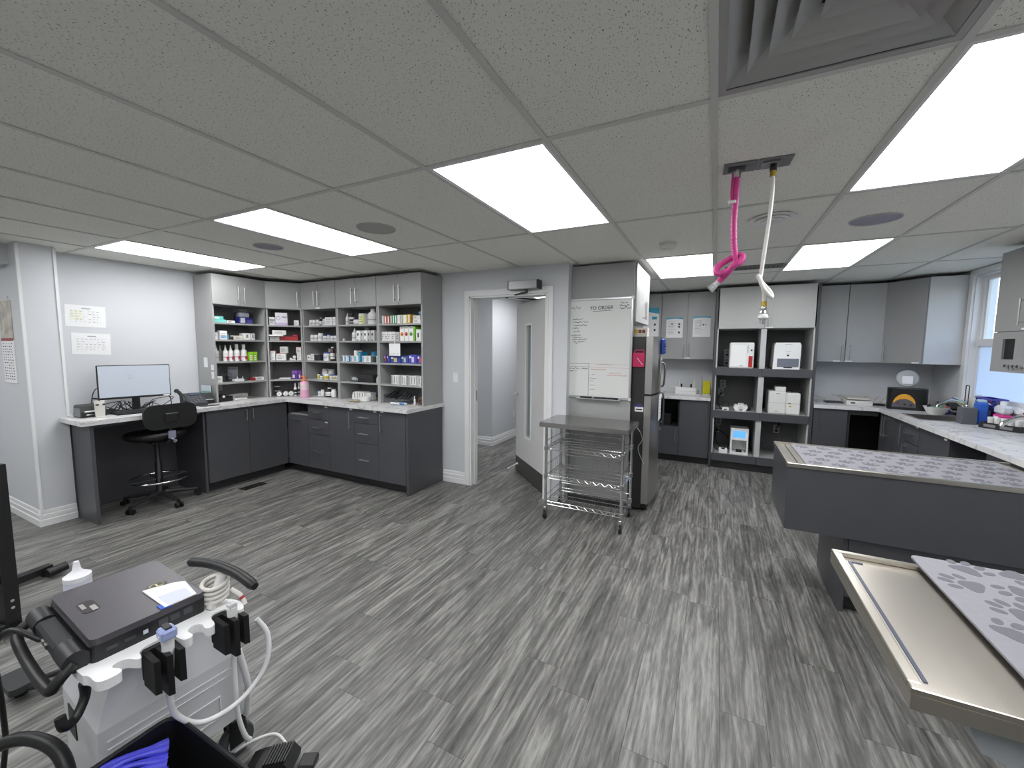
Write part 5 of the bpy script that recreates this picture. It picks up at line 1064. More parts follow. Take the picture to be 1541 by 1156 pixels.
# upper cabinets on the right
v1=upper('pale grey wall cabinet door right of the analyser tower',(1.12,6.37,0),0,.30,[(0,.30,.265)]); v2=upper('pale grey wall cabinet door left of the corner cabinet',(1.425,6.37,0),0,.35,[(0,.35,.04)])
B(.19,.26,-.0205,-.0188,1.461,1.474).build('name_sticker', PAPER, v1); B(.0,.07,-.0205,-.0188,1.461,1.474).build('name_sticker', PAPER, v2)
cc=thing('corner_wall_cabinet','grey angled corner wall cabinet with pale end panel by the window','wall cabinet',(1.78,6.37,0)); ex,ey=2.04-1.78,6.05-6.37
dl=math.hypot(ex,ey); 
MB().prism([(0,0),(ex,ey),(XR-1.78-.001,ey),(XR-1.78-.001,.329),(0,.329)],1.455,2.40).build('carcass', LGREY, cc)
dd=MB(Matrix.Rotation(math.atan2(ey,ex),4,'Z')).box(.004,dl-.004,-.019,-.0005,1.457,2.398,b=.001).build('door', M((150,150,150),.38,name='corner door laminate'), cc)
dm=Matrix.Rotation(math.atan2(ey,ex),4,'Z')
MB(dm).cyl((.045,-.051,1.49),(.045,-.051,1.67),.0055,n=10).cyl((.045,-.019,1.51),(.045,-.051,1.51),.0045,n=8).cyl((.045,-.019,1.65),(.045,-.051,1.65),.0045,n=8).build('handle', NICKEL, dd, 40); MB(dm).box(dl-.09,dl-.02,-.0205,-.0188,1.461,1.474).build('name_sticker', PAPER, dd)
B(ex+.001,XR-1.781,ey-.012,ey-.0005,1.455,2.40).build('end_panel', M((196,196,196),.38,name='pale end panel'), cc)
# near right wall cabinet: local x=-Y, rz=-90
nu=thing('wall_cabinet','grey wall cabinet with dark dispenser opening at the right picture edge','wall cabinet',(2.05,4.78,0),R(-90)); carcass(nu,.80,.30,1.44,2.39,LGREY); GR=M((140,140,139),.4,name='mid grey laminate')
front(nu,'door',0,.40,1.757,2.39,GR,hv=(.355,1.80,2.0)); front(nu,'door',.40,.80,1.757,2.39,GR,hv=(.445,1.80,2.0)); B(.34,.42,-.0205,-.0188,1.765,1.778).build('name_sticker', PAPER, nu)
pnl=MB(); 
for a in ((0,.13,1.44,1.754),(.28,.80,1.44,1.754),(.13,.28,1.44,1.54),(.13,.28,1.70,1.754)): pnl.box(a[0],a[1],-.019,0,a[2],a[3])
pnl.build('lower_panel', GR, nu); B(.13,.28,-.004,-.0005,1.54,1.70).build('dark_opening', BLACK, nu)
for k in range(4): MB().cyl((.24+.05*k,-.019,1.49),(.24+.05*k,-.045,1.49),.012).build('knob', CHROME, nu, 40)
# things on the right worktop
t=thing('tablet','flat black tablet lying left of the white scale','tablet',(1.36,6.42,ZT)); B(-.09,.09,-.06,.06,0,.016,b=.004).build('case', M((50,52,56),.3), t); B(-.075,.075,-.05,.05,.016,.0168).build('screen', BLACK, t)
t=thing('bench_scale','cream bench scale with flat tray on the far worktop','scale',(1.575,6.36,ZT)); MB().prism([(-.12,0),(.13,0),(.13,.06),(-.10,.05),(-.125,.035)],-.125,.125,'yz').build('housing', OFFW, t); B(-.105,.105,-.09,.12,.062,.082,b=.006).build('weighing_pan', M((206,202,192),.4), t); B(-.085,-.04,-.1265,-.11,.018,.034).build('display', DARK, t)
t=thing('flat_device','thin black device between scale and black box','device',(1.765,6.36,ZT)); B(-.075,.075,-.045,.045,0,.02,b=.005).build('case', BLACK, t)
t=thing('incubator','black box machine with yellow arched control panel on the worktop corner','laboratory machine',(1.955,6.10,ZT),R(-14)); MB().prism(rrect(-.165,.165,-.10,.17,.05,6),.012,.235).build('housing', M((18,18,19),.35), t, 30); MB().prism(rrect(-.16,.16,-.095,.165,.05,6),0,.012).build('foot', BLACK, t)
ap=[(-.125,.03),(.075,.03)]+[(-.025+.10*math.cos(a),.03+.15*math.sin(a)) for a in [PI*i/14 for i in range(1,14)]]
MB().prism(ap,-.108,-.1,'xz').build('control_panel', M((88,86,92),.4), t)
yr=[(-.025+.10*math.cos(PI*i/14),.03+.15*math.sin(PI*i/14)) for i in range(2,13)]+[(-.025+.095*math.cos(PI*i/14),.03+.095*math.sin(PI*i/14)) for i in range(12,1,-1)]
MB().prism(yr,-.1105,-.1075,'xz').build('yellow_arch', M((222,160,40),.45), t)
for x,z,c_ in ((-.075,.075,(120,40,50)),(-.02,.065,(20,20,22)),(.03,.06,(40,40,44))): MB().lathe([(.011,.1082),(.011,.12)],(x,0,z),14,'y').build('knob', M(c_,.4), t, 40)
B(-.06,-.03,-.1095,-.1075,.115,.135).build('red_badge', M((150,70,80),.5), t)
lid=MB(Matrix.Translation((.0,.10,.24))@Matrix.Rotation(R(78),4,'X')); lid.lathe([(.095,-.006),(.10,0),(.09,.012),(.03,.018)],(0,.105,0),28); lid.build('open_lid', M((170,172,174),.25), t, 40)
MB(Matrix.Translation((.0,.10,.24))@Matrix.Rotation(R(78),4,'X')).box(-.045,.045,.04,.13,.019,.022).build('lid_label', PAPER, t)
t=thing('bowl','white bowl of green and red bits beside the black machine','bowl',(2.07,5.72,ZT)); MB().lathe([(.05,0),(.06,.005),(.095,.075),(.1,.085),(.094,.085),(.055,.012),(.01,.01)],n=26).build('bowl_shell', WHITE, t, 50)
mb=MB(); r_=random.Random(4)
for k in range(7): mb.ball((r_.uniform(-.05,.05),r_.uniform(-.05,.05),.075+r_.uniform(0,.02)),.02,(1.2,1,.8),8,5)
mb.build('green_packets', M((96,130,108),.5), t, 60); MB().ball((.075,-.02,.085),.014,(1.4,1,.7),8,5).build('red_packet', M((170,60,60),.5), t, 60); MB().tube([(.0,.02,.09),(.02,.03,.14)],.008,6).build('dark_stick', DARK, t)
t=thing('scrub_brush','purple and black scrubbing tool lying behind the sink','brush',(2.13,5.80,ZT),R(20)); B(-.09,.09,-.03,.03,0,.05,b=.012).build('head', M((62,44,130),.45), t); MB().tube([(-.06,0,.05),(-.11,0,.09)],.02,8).build('knob', BLACK, t, 40); MB().cyl((.03,-.031,.03),(.03,-.036,.03),.02).build('silver_disc', CHROME, t, 40)
t=thing('dish_rack','black wire dish drainer behind the faucet','rack',(2.27,5.87,ZT)); MB().box(-.04,.06,-.09,.09,0,.02).build('tray', BLACK, t); MB(Matrix.Rotation(R(18),4,'X')).box(-.035,.05,-.02,.14,.05,.075).build('black_box', BLACK, t)
t=thing('towel_rail','thin dark wire loop standing by the window','wire rail',(2.295,5.735,ZT)); MB().tube([(0,-.03,0),(0,-.03,.30),(0,-.025,.315),(0,.025,.315),(0,.03,.30),(0,.03,0)],.004,6).build('wire', DARK, t, 50); B(-.02,.02,-.05,.05,0,.006).build('foot', DARK, t)
t=thing('soap_caddy','grey square caddy standing right of the faucet','caddy',(2.09,5.03,.9446)); t.location=(2.08,5.165,ZT); B(-.05,.05,-.05,.05,0,.15,b=.003).build('box', M((92,94,100),.45), t)
t=thing('detergent_bottle','lime yellow and white detergent bottle at the window','bottle',(2.29,5.52,ZT)); B(-.04,.04,-.05,.05,0,.12,b=.012).build('bottle_body', M((196,204,90),.4), t); B(-.035,.035,-.045,.045,.121,.21,b=.02).build('bottle_shoulder', M((214,220,210),.4), t); MB().cyl((0,0,.211),(0,0,.24),.018).build('cap', WHITE, t, 40)
t=thing('cleaner_bottle','tall bright blue cleaner bottle at the window','bottle',(2.175,5.185,ZT),R(0)); B(-.035,.035,-.045,.045,0,.20,b=.012).build('bottle_body', M((40,96,196),.3), t); B(-.025,.025,-.03,.03,.201,.225,b=.006).build('cap', M((180,205,225),.4), t); B(-.037,-.0352,-.04,.0,.10,.125).build('label', PAPER, t)
t=thing('soap_bottle','pink soap bottle with white top right of the blue bottle','bottle',(2.275,5.09,ZT)); B(-.04,.04,-.06,.06,0,.11,b=.01).build('pink_liquid', M((214,60,140),.35), t); B(-.04,.04,-.06,.06,.111,.19,b=.02).build('bottle_shoulder', M((214,216,222),.35), t); MB().cyl((0,0,.19),(0,0,.225),.022).build('cap', WHITE, t, 40); B(-.0425,-.0402,-.03,.03,.06,.095).build('label', PAPER, t)
t=thing('storage_box','see-through purple storage box leaning at the window sill','box',(2.27,4.76,ZT)); PU=clear_glass((.30,.28,.72),.12,'purple plastic'); MB().box(-.05,.05,-.13,-.127,0,.23).box(-.05,.05,.127,.13,0,.23).box(-.05,-.047,-.127,.127,0,.23).box(.047,.05,-.127,.127,0,.23).box(-.047,.047,-.127,.127,0,.003).build('box_shell', PU, t); MB().box(-.054,.054,-.134,-.127,.22,.235).box(-.054,.054,.127,.134,.22,.235).box(-.054,-.047,-.127,.127,.22,.235).box(.047,.054,-.127,.127,.22,.235).build('rim', M((80,76,170),.35), t); t.location=(2.285,5.30,ZT)
t=thing('cup_tray','black lettered tray of white cups on the window worktop','tray',(2.145,4.66,ZT)); t.location=(2.205,4.90,ZT); t.rotation_euler=(0,0,R(33)); MB().box(-.05,.05,-.13,.13,0,.01).box(-.054,-.05,-.13,.13,0,.05).box(.05,.054,-.13,.13,0,.04).box(-.054,.054,-.134,-.13,0,.05).box(-.054,.054,.13,.134,0,.05).build('tray_body', M((28,28,30),.4), t)
mb=MB(); 
for k in range(2): mb.box(-.0552,-.0541,.02-.11*k,.10-.11*k,.012,.036)
mb.build('tray_label', M((120,118,122),.5), t)
for k in range(5):
    tk=thing('cup',('first','second','third','fourth','fifth')[k]+' white cup from the left in the black tray','cup',(2.205+math.sin(R(33))*-(.09-.045*k),4.90+math.cos(R(33))*(.09-.045*k),ZT+.0105),0,'white cups in the black tray'); MB().lathe([(.017,0),(.0205,.07),(.022,.075),(.019,.075),(.015,.004),(.005,.004)],n=18).build('cup_wall', WHITE, tk, 40); MB().lathe([(.0222,.076),(.0222,.083),(.019,.086)],n=18).build('lid', M((226,226,228),.4), tk, 40)
# ------------------------------------------------------------ ceiling fixtures
t=thing('air_diffuser','square louvred metal air diffuser in the ceiling near the camera','air diffuser',(GX+.305,GY-.305,ZC)); AD=M((172,172,170),.38,.15,name='diffuser metal')
def frustum(h0,z0,h1,z1,th=.004):
    v=[(-h0,-h0,z0),(h0,-h0,z0),(h0,h0,z0),(-h0,h0,z0),(-h1,-h1,z1),(h1,-h1,z1),(h1,h1,z1),(-h1,h1,z1)]
    v+=[(x*(1-th/h0),y*(1-th/h0),z+th) for x,y,z in v[:4]]+[(x*(1-th/h1),y*(1-th/h1),z+th) for x,y,z in v[4:8]]
    f=[]
    for i in range(4):
        j=(i+1)%4; f+=[(i,j,4+j,4+i),(8+i,12+i,12+j,8+j),(i,8+i,8+j,j),(4+i,4+j,12+j,12+i)]
    return MB().add(v,f)
fr=MB(); fr.box(-.298,.298,-.298,-.27,-.004,.0).box(-.298,.298,.27,.298,-.004,.0).box(-.298,-.27,-.27,.27,-.004,.0).box(.27,.298,-.27,.27,-.004,.0); fr.build('frame',AD,t)
for k,(a,b) in enumerate(((.27,.205),(.215,.155),(.165,.105),(.115,.065))): frustum(a,.002+.002*k,b,.048-.003*k).build('louver',AD,t)
frustum(.062,.004,.03,.03).build('centre_cone',AD,t); B(-.032,.032,-.032,.032,.026,.031).build('centre_plate',AD,t); B(-.29,.29,-.29,.29,.052,.056).build('duct_plate',M((22,22,22),.7),t)
def speaker(label,x,y,r,col):
    t=thing('ceiling_speaker',label,'ceiling speaker',(x,y,ZC)); MB().lathe([(r*.9,-.001),(r,-.003),(r*1.02,0)],n=36).tube(arc((0,0,-.003),r,0,2*PI,36)[:-1],.005,8,True).build('rim',M((190,190,188),.4),t,50); MB().lathe([(r*.97,-.002),(r*.9,-.006),(r*.3,-.007),(.01,-.007)],n=36).build('grille',M(col,.7,bump=(900,.8)),t,40)
speaker('round ceiling speaker left of the big centre light panel',-2.211,2.24,.13,(186,186,181)); speaker('small round ceiling speaker between the two left light panels',-3.45,2.25,.11,(160,158,170)); speaker('round ceiling speaker at right beside the big light panel',.872,3.452,.13,(172,172,188))
t=thing('smoke_detector','white smoke detector on the ceiling before the fridge','smoke detector',(-.387,3.53,ZC)); MB().lathe([(.065,-.012),(.065,0)],n=24).build('mount',OFFW,t,40); MB().lathe([(.02,-.05),(.05,-.048),(.06,-.038),(.06,-.016),(.052,-.0125)],n=24).build('cover',OFFW,t,40); MB().lathe([(.012,-.058),(.018,-.0505)],n=12).build('button',WHITE,t,40)
t=thing('round_air_vent','white round air vent on the ceiling behind the white tube','air vent',(.283,3.148,ZC)); 
for k,(r,z) in enumerate(((.135,-.012),(.095,-.02),(.06,-.026))): MB().lathe([(r*.82,z+.004),(r,z),(r*1.0,z+.006),(r*.9,z+.012)],n=32).build('ring',WHITE,t,40)
MB().cyl((0,0,-.024),(0,0,0),.02).build('stem',OFFW,t,40)
t=thing('return_grille','dark slotted return air grille on the ceiling behind the hoses','air vent',(.31,4.90,ZC)); MB().box(-.27,.27,-.11,-.08,-.007,0).box(-.27,.27,.08,.11,-.007,0).box(-.27,-.24,-.08,.08,-.007,0).box(.24,.27,-.08,.08,-.007,0).build('frame',M((110,110,108),.5),t); B(-.24,.24,-.08,.08,-.002,-.0005).build('backing',BLACK,t)
for k in range(12): x=-.22+.04*k; MB(Matrix.Translation((x,0,-.005))@Matrix.Rotation(.6,4,'Y')).box(-.012,.012,-.08,.08,-.001,.001).build('slat',M((96,96,94),.5),t)
gp=thing('gas_outlet_plate','grey metal gas outlet plate on the ceiling holding two hoses','gas outlet',(.125,2.222,ZC),R(3)); MB().box(-.135,-.002,-.055,.055,-.008,0,b=.002).box(.002,.135,-.055,.055,-.008,0,b=.002).build('plate',M((128,128,130),.35,.7),gp); B(-.115,-.045,-.03,.03,-.0088,-.0075).build('dark_socket',BLACK,gp); B(.02,.09,-.03,.03,-.014,-.008,b=.002).build('socket_block',M((150,150,152),.35,.7),gp)
MB().cyl((-.078,0,-.012),(-.078,0,-.05),.017).build('hose_nipple',CHROME,gp,40); MB().cyl((.065,0,-.014),(.065,0,-.04),.014).build('hose_nipple',DARK,gp,40)
PK=M((214,70,148),.35,name='pink hose')
P=[(.048,2.222,2.41),(.047,2.222,2.30),(.045,2.222,2.2),(.05,2.222,2.10),(.058,2.222,2.04),(.062,2.215,2.01),(.04,2.205,1.975),(.005,2.205,1.958),(-.018,2.215,1.968),(-.012,2.23,1.995),(.025,2.238,2.022),(.065,2.235,2.042),(.088,2.222,2.035),(.082,2.208,2.008),(.05,2.20,1.985),(.025,2.212,1.955),(.01,2.225,1.942),(-.005,2.23,1.925)]
sp_=spline(P,16); hs=thing('pink_hose','knotted corrugated pink hose hanging from the ceiling plate','hose',(0,0,0)); MB().tube(sp_,[.0135+(.0016 if i%3==0 else 0) for i in range(len(sp_))],10).build('corrugated_tube',PK,hs,70)
MB().tube(spline([(.032,2.215,2.41),(.030,2.212,2.36),(.029,2.212,2.31),(.035,2.216,2.285)],6),.006,8).build('inner_tube',M((196,50,120),.4),hs,60); B(.016,.05,2.203,2.212,2.275,2.29,b=.003).build('clip',WHITE,hs)
MB().tube([(-.006,2.23,1.924),(-.026,2.228,1.902)],[.012,.014],12).build('white_sleeve',M((200,196,196),.3),hs,50); MB().tube([(-.024,2.228,1.904),(-.042,2.226,1.888)],[.0165,.019],14).build('end_ring',M((190,190,190),.15,.4),hs,50)
WT=M((226,225,220),.35,name='white tube'); wh=thing('white_gas_tube','knotted white tube with brass fittings hanging from the ceiling plate','hose',(0,0,0))
MB().cyl((.19,2.226,2.40),(.19,2.226,2.375),.012).build('brass_fitting',M((186,160,70),.3,.9),wh,40)
Q=[(.19,2.226,2.376),(.192,2.226,2.30),(.187,2.226,2.2),(.18,2.226,2.10),(.172,2.226,2.0),(.168,2.224,1.95),(.165,2.215,1.925),(.172,2.205,1.895),(.195,2.205,1.858),(.212,2.215,1.84),(.216,2.228,1.848),(.205,2.238,1.872),(.178,2.236,1.905),(.160,2.226,1.928),(.157,2.214,1.938),(.17,2.208,1.905),(.184,2.214,1.86),(.186,2.22,1.82)]
MB().tube(spline(Q,10),.0085,10).build('tube',WT,wh,70); MB().cyl((.186,2.22,1.822),(.186,2.22,1.797),.012).build('brass_fitting',M((186,160,70),.3,.9),wh,40); MB().lathe([(.013,0),(.016,.006),(.012,.016),(.015,.022),(.012,.034)],(.186,2.22,1.763),14).build('valve',CHROME,wh,40); MB().lathe([(.014,0),(.021,.006),(.021,.014),(.016,.024)],(.186,2.22,1.739),16).build('white_collar',WHITE,wh,40); MB().cyl((.186,2.22,1.739),(.186,2.22,1.718),.007).cyl((.174,2.22,1.742),(.174,2.22,1.724),.003).build('tip',CHROME,wh,40)

# ------------------------------------------------------------ wet table with long mat
MATC=M((146,145,151),.7,noise=(60,.05),name='grey mat'); PAWC=M((108,107,116),.75,name='paw print grey')
def paw_mesh(s,th=.0006):
    mb=MB()
    def ell(x,y,rx,ry,rot=0.,n=14):
        pts=[]
        for i in range(n):
            q=2*PI*i/n; u,v=rx*math.cos(q),ry*math.sin(q); pts.append((x+u*math.cos(rot)-v*math.sin(rot),y+u*math.sin(rot)+v*math.cos(rot)))
        mb.prism(pts,0,th)
    pad=[]
    for i in range(20):
        q=2*PI*i/20; r=.30*s*(1+.16*math.cos(3*(q-PI/2))); pad.append((r*1.12*math.cos(q),-.16*s+r*.86*math.sin(q)))
    mb.prism(pad,0,th)
    ell(-.40*s,.14*s,.105*s,.16*s,.45); ell(-.15*s,.36*s,.11*s,.17*s,.12); ell(.15*s,.36*s,.11*s,.17*s,-.12); ell(.40*s,.14*s,.105*s,.16*s,-.45)
    return mb
def paws(parent,spots,s,z):
    o0=None
    for x,y,a in spots:
        if o0 is None: o=o0=paw_mesh(s).build('paw_print',PAWC,parent)
        else: o=o0.copy(); C.objects.link(o)
        o.location=(x,y,z); o.rotation_euler=(0,0,a)
wtb=thing('wet_table','charcoal examination peninsula with steel rimmed top','exam table',(.434,3.0,0))
Wd=1.255; 
MB().box(0,Wd,0,.018,.475,.872,b=.001).build('front_panel',DGREY,wtb); B(-.0,.018,.0185,.66,.475,.872,b=.001).build('end_panel',DGREY,wtb); B(.018,Wd,.642,.66,.475,.872).build('rear_panel',DGREY,wtb); B(.018,Wd,.018,.642,.475,.49).build('underside',DKICK,wtb)
B(.31,.335,.03,.62,0,.4745,b=.001).build('base_side',DGREY,wtb); 
for a,b in ((.337,.79),(.792,Wd)): d_=B(a,b,.022,.04,.105,.47,b=.001).build('base_door',DGREY,wtb)
B(.336,Wd,.08,.095,0,.104).build('toe_kick',DKICK,wtb); B(.336,Wd,.60,.62,.0,.4745).build('base_back',DGREY,wtb); B(.336,Wd,.05,.6,.1,.105).build('base_floor',DKICK,wtb)
rm=MB().box(-.006,Wd,-.006,.02,.873,.90,b=.002).box(-.006,Wd,.645,.668,.873,.90,b=.002).box(-.006,.02,.02,.645,.873,.90,b=.002).box(.02,Wd,.02,.645,.873,.884); rm.build('steel_rim',STEEL,wtb); B(.06,.066,.03,.635,.8841,.8865).build('drain_groove',DARK,wtb)
mt=thing('table_mat','long grey mat with rows of small paw prints on the wet table','mat',(.434,3.0,.8842)); MB().prism(rrect(.10,1.20,.03,.638,.012),0,.012).build('mat_sheet',MATC,mt)
r_=random.Random(21); paws(mt,[(.16+.122*i+(.05 if j%2 else 0)-(.03 if i==8 else 0),.09+.118*j,r_.choice((-.5,.5,2.4,3.6))+r_.uniform(-.2,.2)) for i in range(9) for j in range(5)],.085,.0121)

# ------------------------------------------------------------ near lift table
lt=thing('lift_table','stainless steel lift examination table at the right foreground','exam table',(.398,1.083,0)); LW,LD=1.25,.667
tp=MB().box(0,LW,0,LD,.852,.886).box(0,LW,0,.022,.886,.90,b=.002).box(0,LW,LD-.022,LD,.886,.90,b=.002).box(0,.024,.022,LD-.022,.886,.90,b=.002)
tp.build('steel_top',STEEL,lt); MB().box(.036,.044,.05,LD-.05,.8861,.8885).box(.044,.075,LD-.058,LD-.05,.8861,.8885).build('drain_groove',M((92,96,112),.35,.8),lt)
SUPP=M((150,154,156),.5,name='lift plastic')
MB().prism([(.14,.76),(.20,.745),(.25,.79),(.29,.852),(.10,.852)],.06,.30,'xz').build('bracket',SUPP,lt); MB().prism([(.37,.72),(.44,.68),(1.2,.66),(1.2,.852),(.30,.852),(.30,.78)],.08,.50,'xz').build('lift_housing',SUPP,lt); MB().cyl((.275,.08,.775),(.275,.30,.775),.022).build('pivot',BLACK,lt,40)
B(.55,.85,.2,.48,.06,.70,b=.01).build('column',SUPP,lt); B(.42,1.05,.12,.56,.0,.06,b=.01).build('base_plate',M((120,122,124),.5),lt)
m2=thing('table_mat','grey mat with large paw prints on the steel lift table','mat',(.398,1.083,.901)); MB().prism(rrect(.225,LW+.02,.02,.722,.02),0,.006).build('mat_sheet',MATC,m2)
r_=random.Random(8); paws(m2,[(.30+.118*i+(.055 if j%2 else 0),.085+.12*j,r_.choice((-.6,.5,2.3,3.7,1.3))+r_.uniform(-.3,.3)) for i in range(8) for j in range(6)],.105,.0061)

# ------------------------------------------------------------ ultrasound cart, left foreground
uc=thing('ultrasound_cart','white ultrasound trolley with probe holders in the left foreground','medical cart',(-1.72,.58,0),R(-4)); UW=M((214,214,216),.4,noise=(5,.03),name='trolley white')
MB().add([(-.22,-.12,.17),(.12,-.12,.17),(.12,.28,.17),(-.22,.28,.17),(-.22,-.12,.43),(.12,-.12,.43),(.12,.28,.43),(-.22,.28,.43),(-.17,-.03,.66),(.05,-.03,.66),(.06,.22,.66),(-.17,.22,.66)],
  [(0,3,2,1),(0,1,5,4),(1,2,6,5),(2,3,7,6),(3,0,4,7),(4,5,9,8),(5,6,10,9),(6,7,11,10),(7,4,8,11),(8,9,10,11)]).build('body',UW,uc)
MB().box(.1195,.123,-.10,.26,.385,.39).box(.1195,.123,-.10,.26,.36,.363).box(.1195,.124,-.06,.2,.30,.304).box(.1195,.124,-.06,.2,.22,.224).box(.1195,.124,-.064,-.06,.22,.304).box(.1195,.124,.2,.204,.22,.304).build('side_rib',M((232,232,234),.4),uc)
B(-.16,-.09,-.123,-.1195,.30,.40).build('power_socket',BLACK,uc); MB().cyl((-.225,-.06,.33),(-.245,-.06,.33),.03).build('rear_knob',BLACK,uc,40)
MB().tube(spline([(.125,.27,.44),(.15,.285,.3),(.13,.285,.17)],5),.012,8).build('edge_trim',UW,uc,50)
for x,y in ((-.19,-.09),(.09,-.09),(-.19,.26),(.09,.26)):
    ca=MB().box(x-.03,x+.03,y-.03,y+.03,.125,.169,b=.008).box(x-.024,x-.019,y-.03,y+.03,.05,.13).box(x+.019,x+.024,y-.03,y+.03,.05,.13).build('caster',BLACK,uc); wl=MB().lathe([(.02,-.017),(.058,-.017),(.062,-.01),(.062,.01),(.058,.017),(.02,.017)],(x,y,.062),22,'x').build('wheel',M((70,72,74),.5),ca,40); MB().cyl((x-.018,y,.062),(x+.018,y,.062),.036).build('hub',M((190,192,194),.4),ca,40)
# tray with hooks
outl=[(-.23,-.165),(.225,-.165),(.245,-.15),(.29,-.15),(.305,-.135),(.305,-.10),(.285,-.095),(.262,-.11),(.247,-.10),(.25,-.075),(.285,-.06),(.285,-.05),(.235,-.045),(.235,.035),(.30,.04),(.31,.055),(.30,.07),(.27,.065),(.252,.075),(.25,.095),(.27,.108),(.295,.10),(.31,.11),(.305,.13),(.24,.135),(.24,.19),(.30,.20),(.29,.225),(.22,.235),(.10,.16),(-.23,.16)]
def chaikin(p):
    o=[]
    for i in range(len(p)):
        a,b=p[i],p[(i+1)%len(p)]; o+=[(a[0]*.75+b[0]*.25,a[1]*.75+b[1]*.25),(a[0]*.25+b[0]*.75,a[1]*.25+b[1]*.75)]
    return o
MB().prism(chaikin(chaikin(outl)),.672,.70).build('tray',M((230,230,230),.4),uc)
for y0 in (-.04,.14):
    hb=MB(); hb.box(.236,.25,y0,y0+.075,.60,.695,b=.004)
    for yy in (y0,y0+.03,y0+.06): hb.prism([(.25,yy),(.325,yy+.002),(.33,yy+.016),(.25,yy+.016)],.59 if yy!=y0+.03 else .565,.69)
    hb.build('probe_holder',BLACKS,uc)
MB().tube(spline([(.215,-.155,.67),(.215,-.155,.63),(.235,-.18,.595),(.255,-.205,.60),(.25,-.21,.63)],5),.012,8).build('cable_hook',BLACK,uc,50)
pts=spline([(.0,.18,.80),(.11,.205,.812),(.24,.222,.81),(.36,.225,.795)],5)
MB().tube(pts,[.01]+[.017]*(len(pts)-2)+[.012],10).build('push_handle',BLACK,uc,50)
MB().tube([(.20,.16,.70),(.20,.20,.80)],.017,10).build('handle_stem',M((206,204,200),.45),uc,40)
# laptop unit
lp=thing('ultrasound_laptop','closed black ultrasound laptop with carry handle on the trolley','laptop',(-1.72,.58,.7005),R(-4))
MB().prism(rrect(-.2,.2,-.135,.145,.015),0,.048).build('base_unit',M((24,24,26),.4),lp); MB().prism(rrect(-.2,.2,-.132,.145,.018),.0485,.068).build('lid',M((80,77,81),.34,.2,noise=(30,.04),name='laptop lid'),lp)
for k,y in enumerate((-.09,-.05,.03,.06,.095)): B(.2,.2012,y-.012,y+.012,.02,.03 if k<2 else .04).build('port',M((70,72,76),.3,.4),lp)
MB().box(.2,.2014,-.02,-.008,.018,.03).build('port_light',M((190,195,205),.3),lp)
[MB().cyl((x_,-.16,.022),(x_+.09,-.16,.022),.03).build('hinge_barrel',M((30,30,32),.45),lp,40) for x_ in (-.19,.10)]; B(-.10,.10,-.185,-.136,.0,.045,b=.008).build('rear_panel',M((40,40,42),.4),lp)
MB().box(-.02,.0,-.188,-.184,.012,.024).box(.01,.03,-.188,-.184,.012,.024).build('connector',NICKEL,lp)
MB().tube(spline([(-.185,-.165,.02),(-.19,-.20,.0),(-.17,-.212,-.02),(.0,-.216,-.03),(.17,-.212,-.03),(.19,-.20,-.01),(.185,-.165,.02)],5),.014,10).build('carry_handle',BLACK,lp,50)
lg=[(a-.12,b-.085) for a,b in rrect(-.045,.045,-.02,.02,.015)]
MB().prism([(x+.10,y) for x,y in lg],.0681,.0692).build('logo_badge',M((40,38,38),.4),lp); MB().box(-.018,.020,-.083,-.07,.0692,.0698).box(-.05,-.01,-.100,-.090,.0692,.0698).build('logo_lettering',M((190,186,180),.3,.6),lp)
MB().lathe([(.022,.0681),(.022,.0690)],(.02,.075,0),24,sy=1.3).build('round_emblem',M((44,40,36),.4),lp); MB().tube([(.02+.013*math.cos(a),.075+.02*math.sin(a),.0692) for a in [2*PI*i/18 for i in range(18)]],.0018,5,True).box(.008,.03,.073,.077,.069,.0698).build('emblem_ring',M((196,186,150),.3,.6),lp)
t=thing('sealed_packet','torn white and blue packet lying on the laptop lid','packet',(-1.60,.66,.7695),R(-8)); MB().prism([(-.085,-.06),(.085,-.045),(.08,.04),(-.04,.045),(-.06,.02)],0,.003).build('white_film',M((206,206,204),.3),t); MB().prism([(-.0,-.04),(.08,-.035),(.075,.03),(.01,.03)],.0031,.0038).build('printed_side',M((196,200,222),.5),t); MB().prism([(.055,-.058),(.088,-.055),(.09,-.03),(.06,-.035)],-.0005,.0028).build('blue_strip',M((50,90,180),.5),t)
t=thing('gel_bottle','white squeeze gel bottle standing left of the laptop','bottle',(-2.03,.50,.5),0); t.location=(-1.985,.545,.7005); 
MB().lathe([(.034,0),(.036,.005),(.036,.06),(.034,.068)],n=22).build('bottle_body',M((206,208,220),.35),t,40); MB().lathe([(.0365,.069),(.0365,.085),(.018,.098),(.012,.105),(.007,.135)],n=22).build('nozzle_cap',M((226,226,230),.35),t,40)
t=thing('ultrasound_probe','white ultrasound probe in the near holder of the trolley','probe',(-1.72,.58,0),R(-4)); MB().tube(spline([(.29,.008,.74),(.29,.008,.69),(.288,.006,.60)],4),[.022,.02,.017,.016,.016,.015,.014,.013,.012],10).build('grip',M((226,226,226),.4),t,50); MB().box(.268,.312,-.012,.028,.725,.758,b=.006).build('blue_head',M((150,162,205),.35),t); B(.274,.306,.0,.016,.757,.764).build('lens',DARK,t)
MB().tube(spline([(.288,.006,.60),(.285,.005,.54),(.282,.02,.46),(.30,.08,.395),(.32,.18,.40),(.33,.26,.47),(.32,.28,.57),(.30,.255,.64)],7),.0085,8).build('lead',M((222,222,222),.4),t,60)
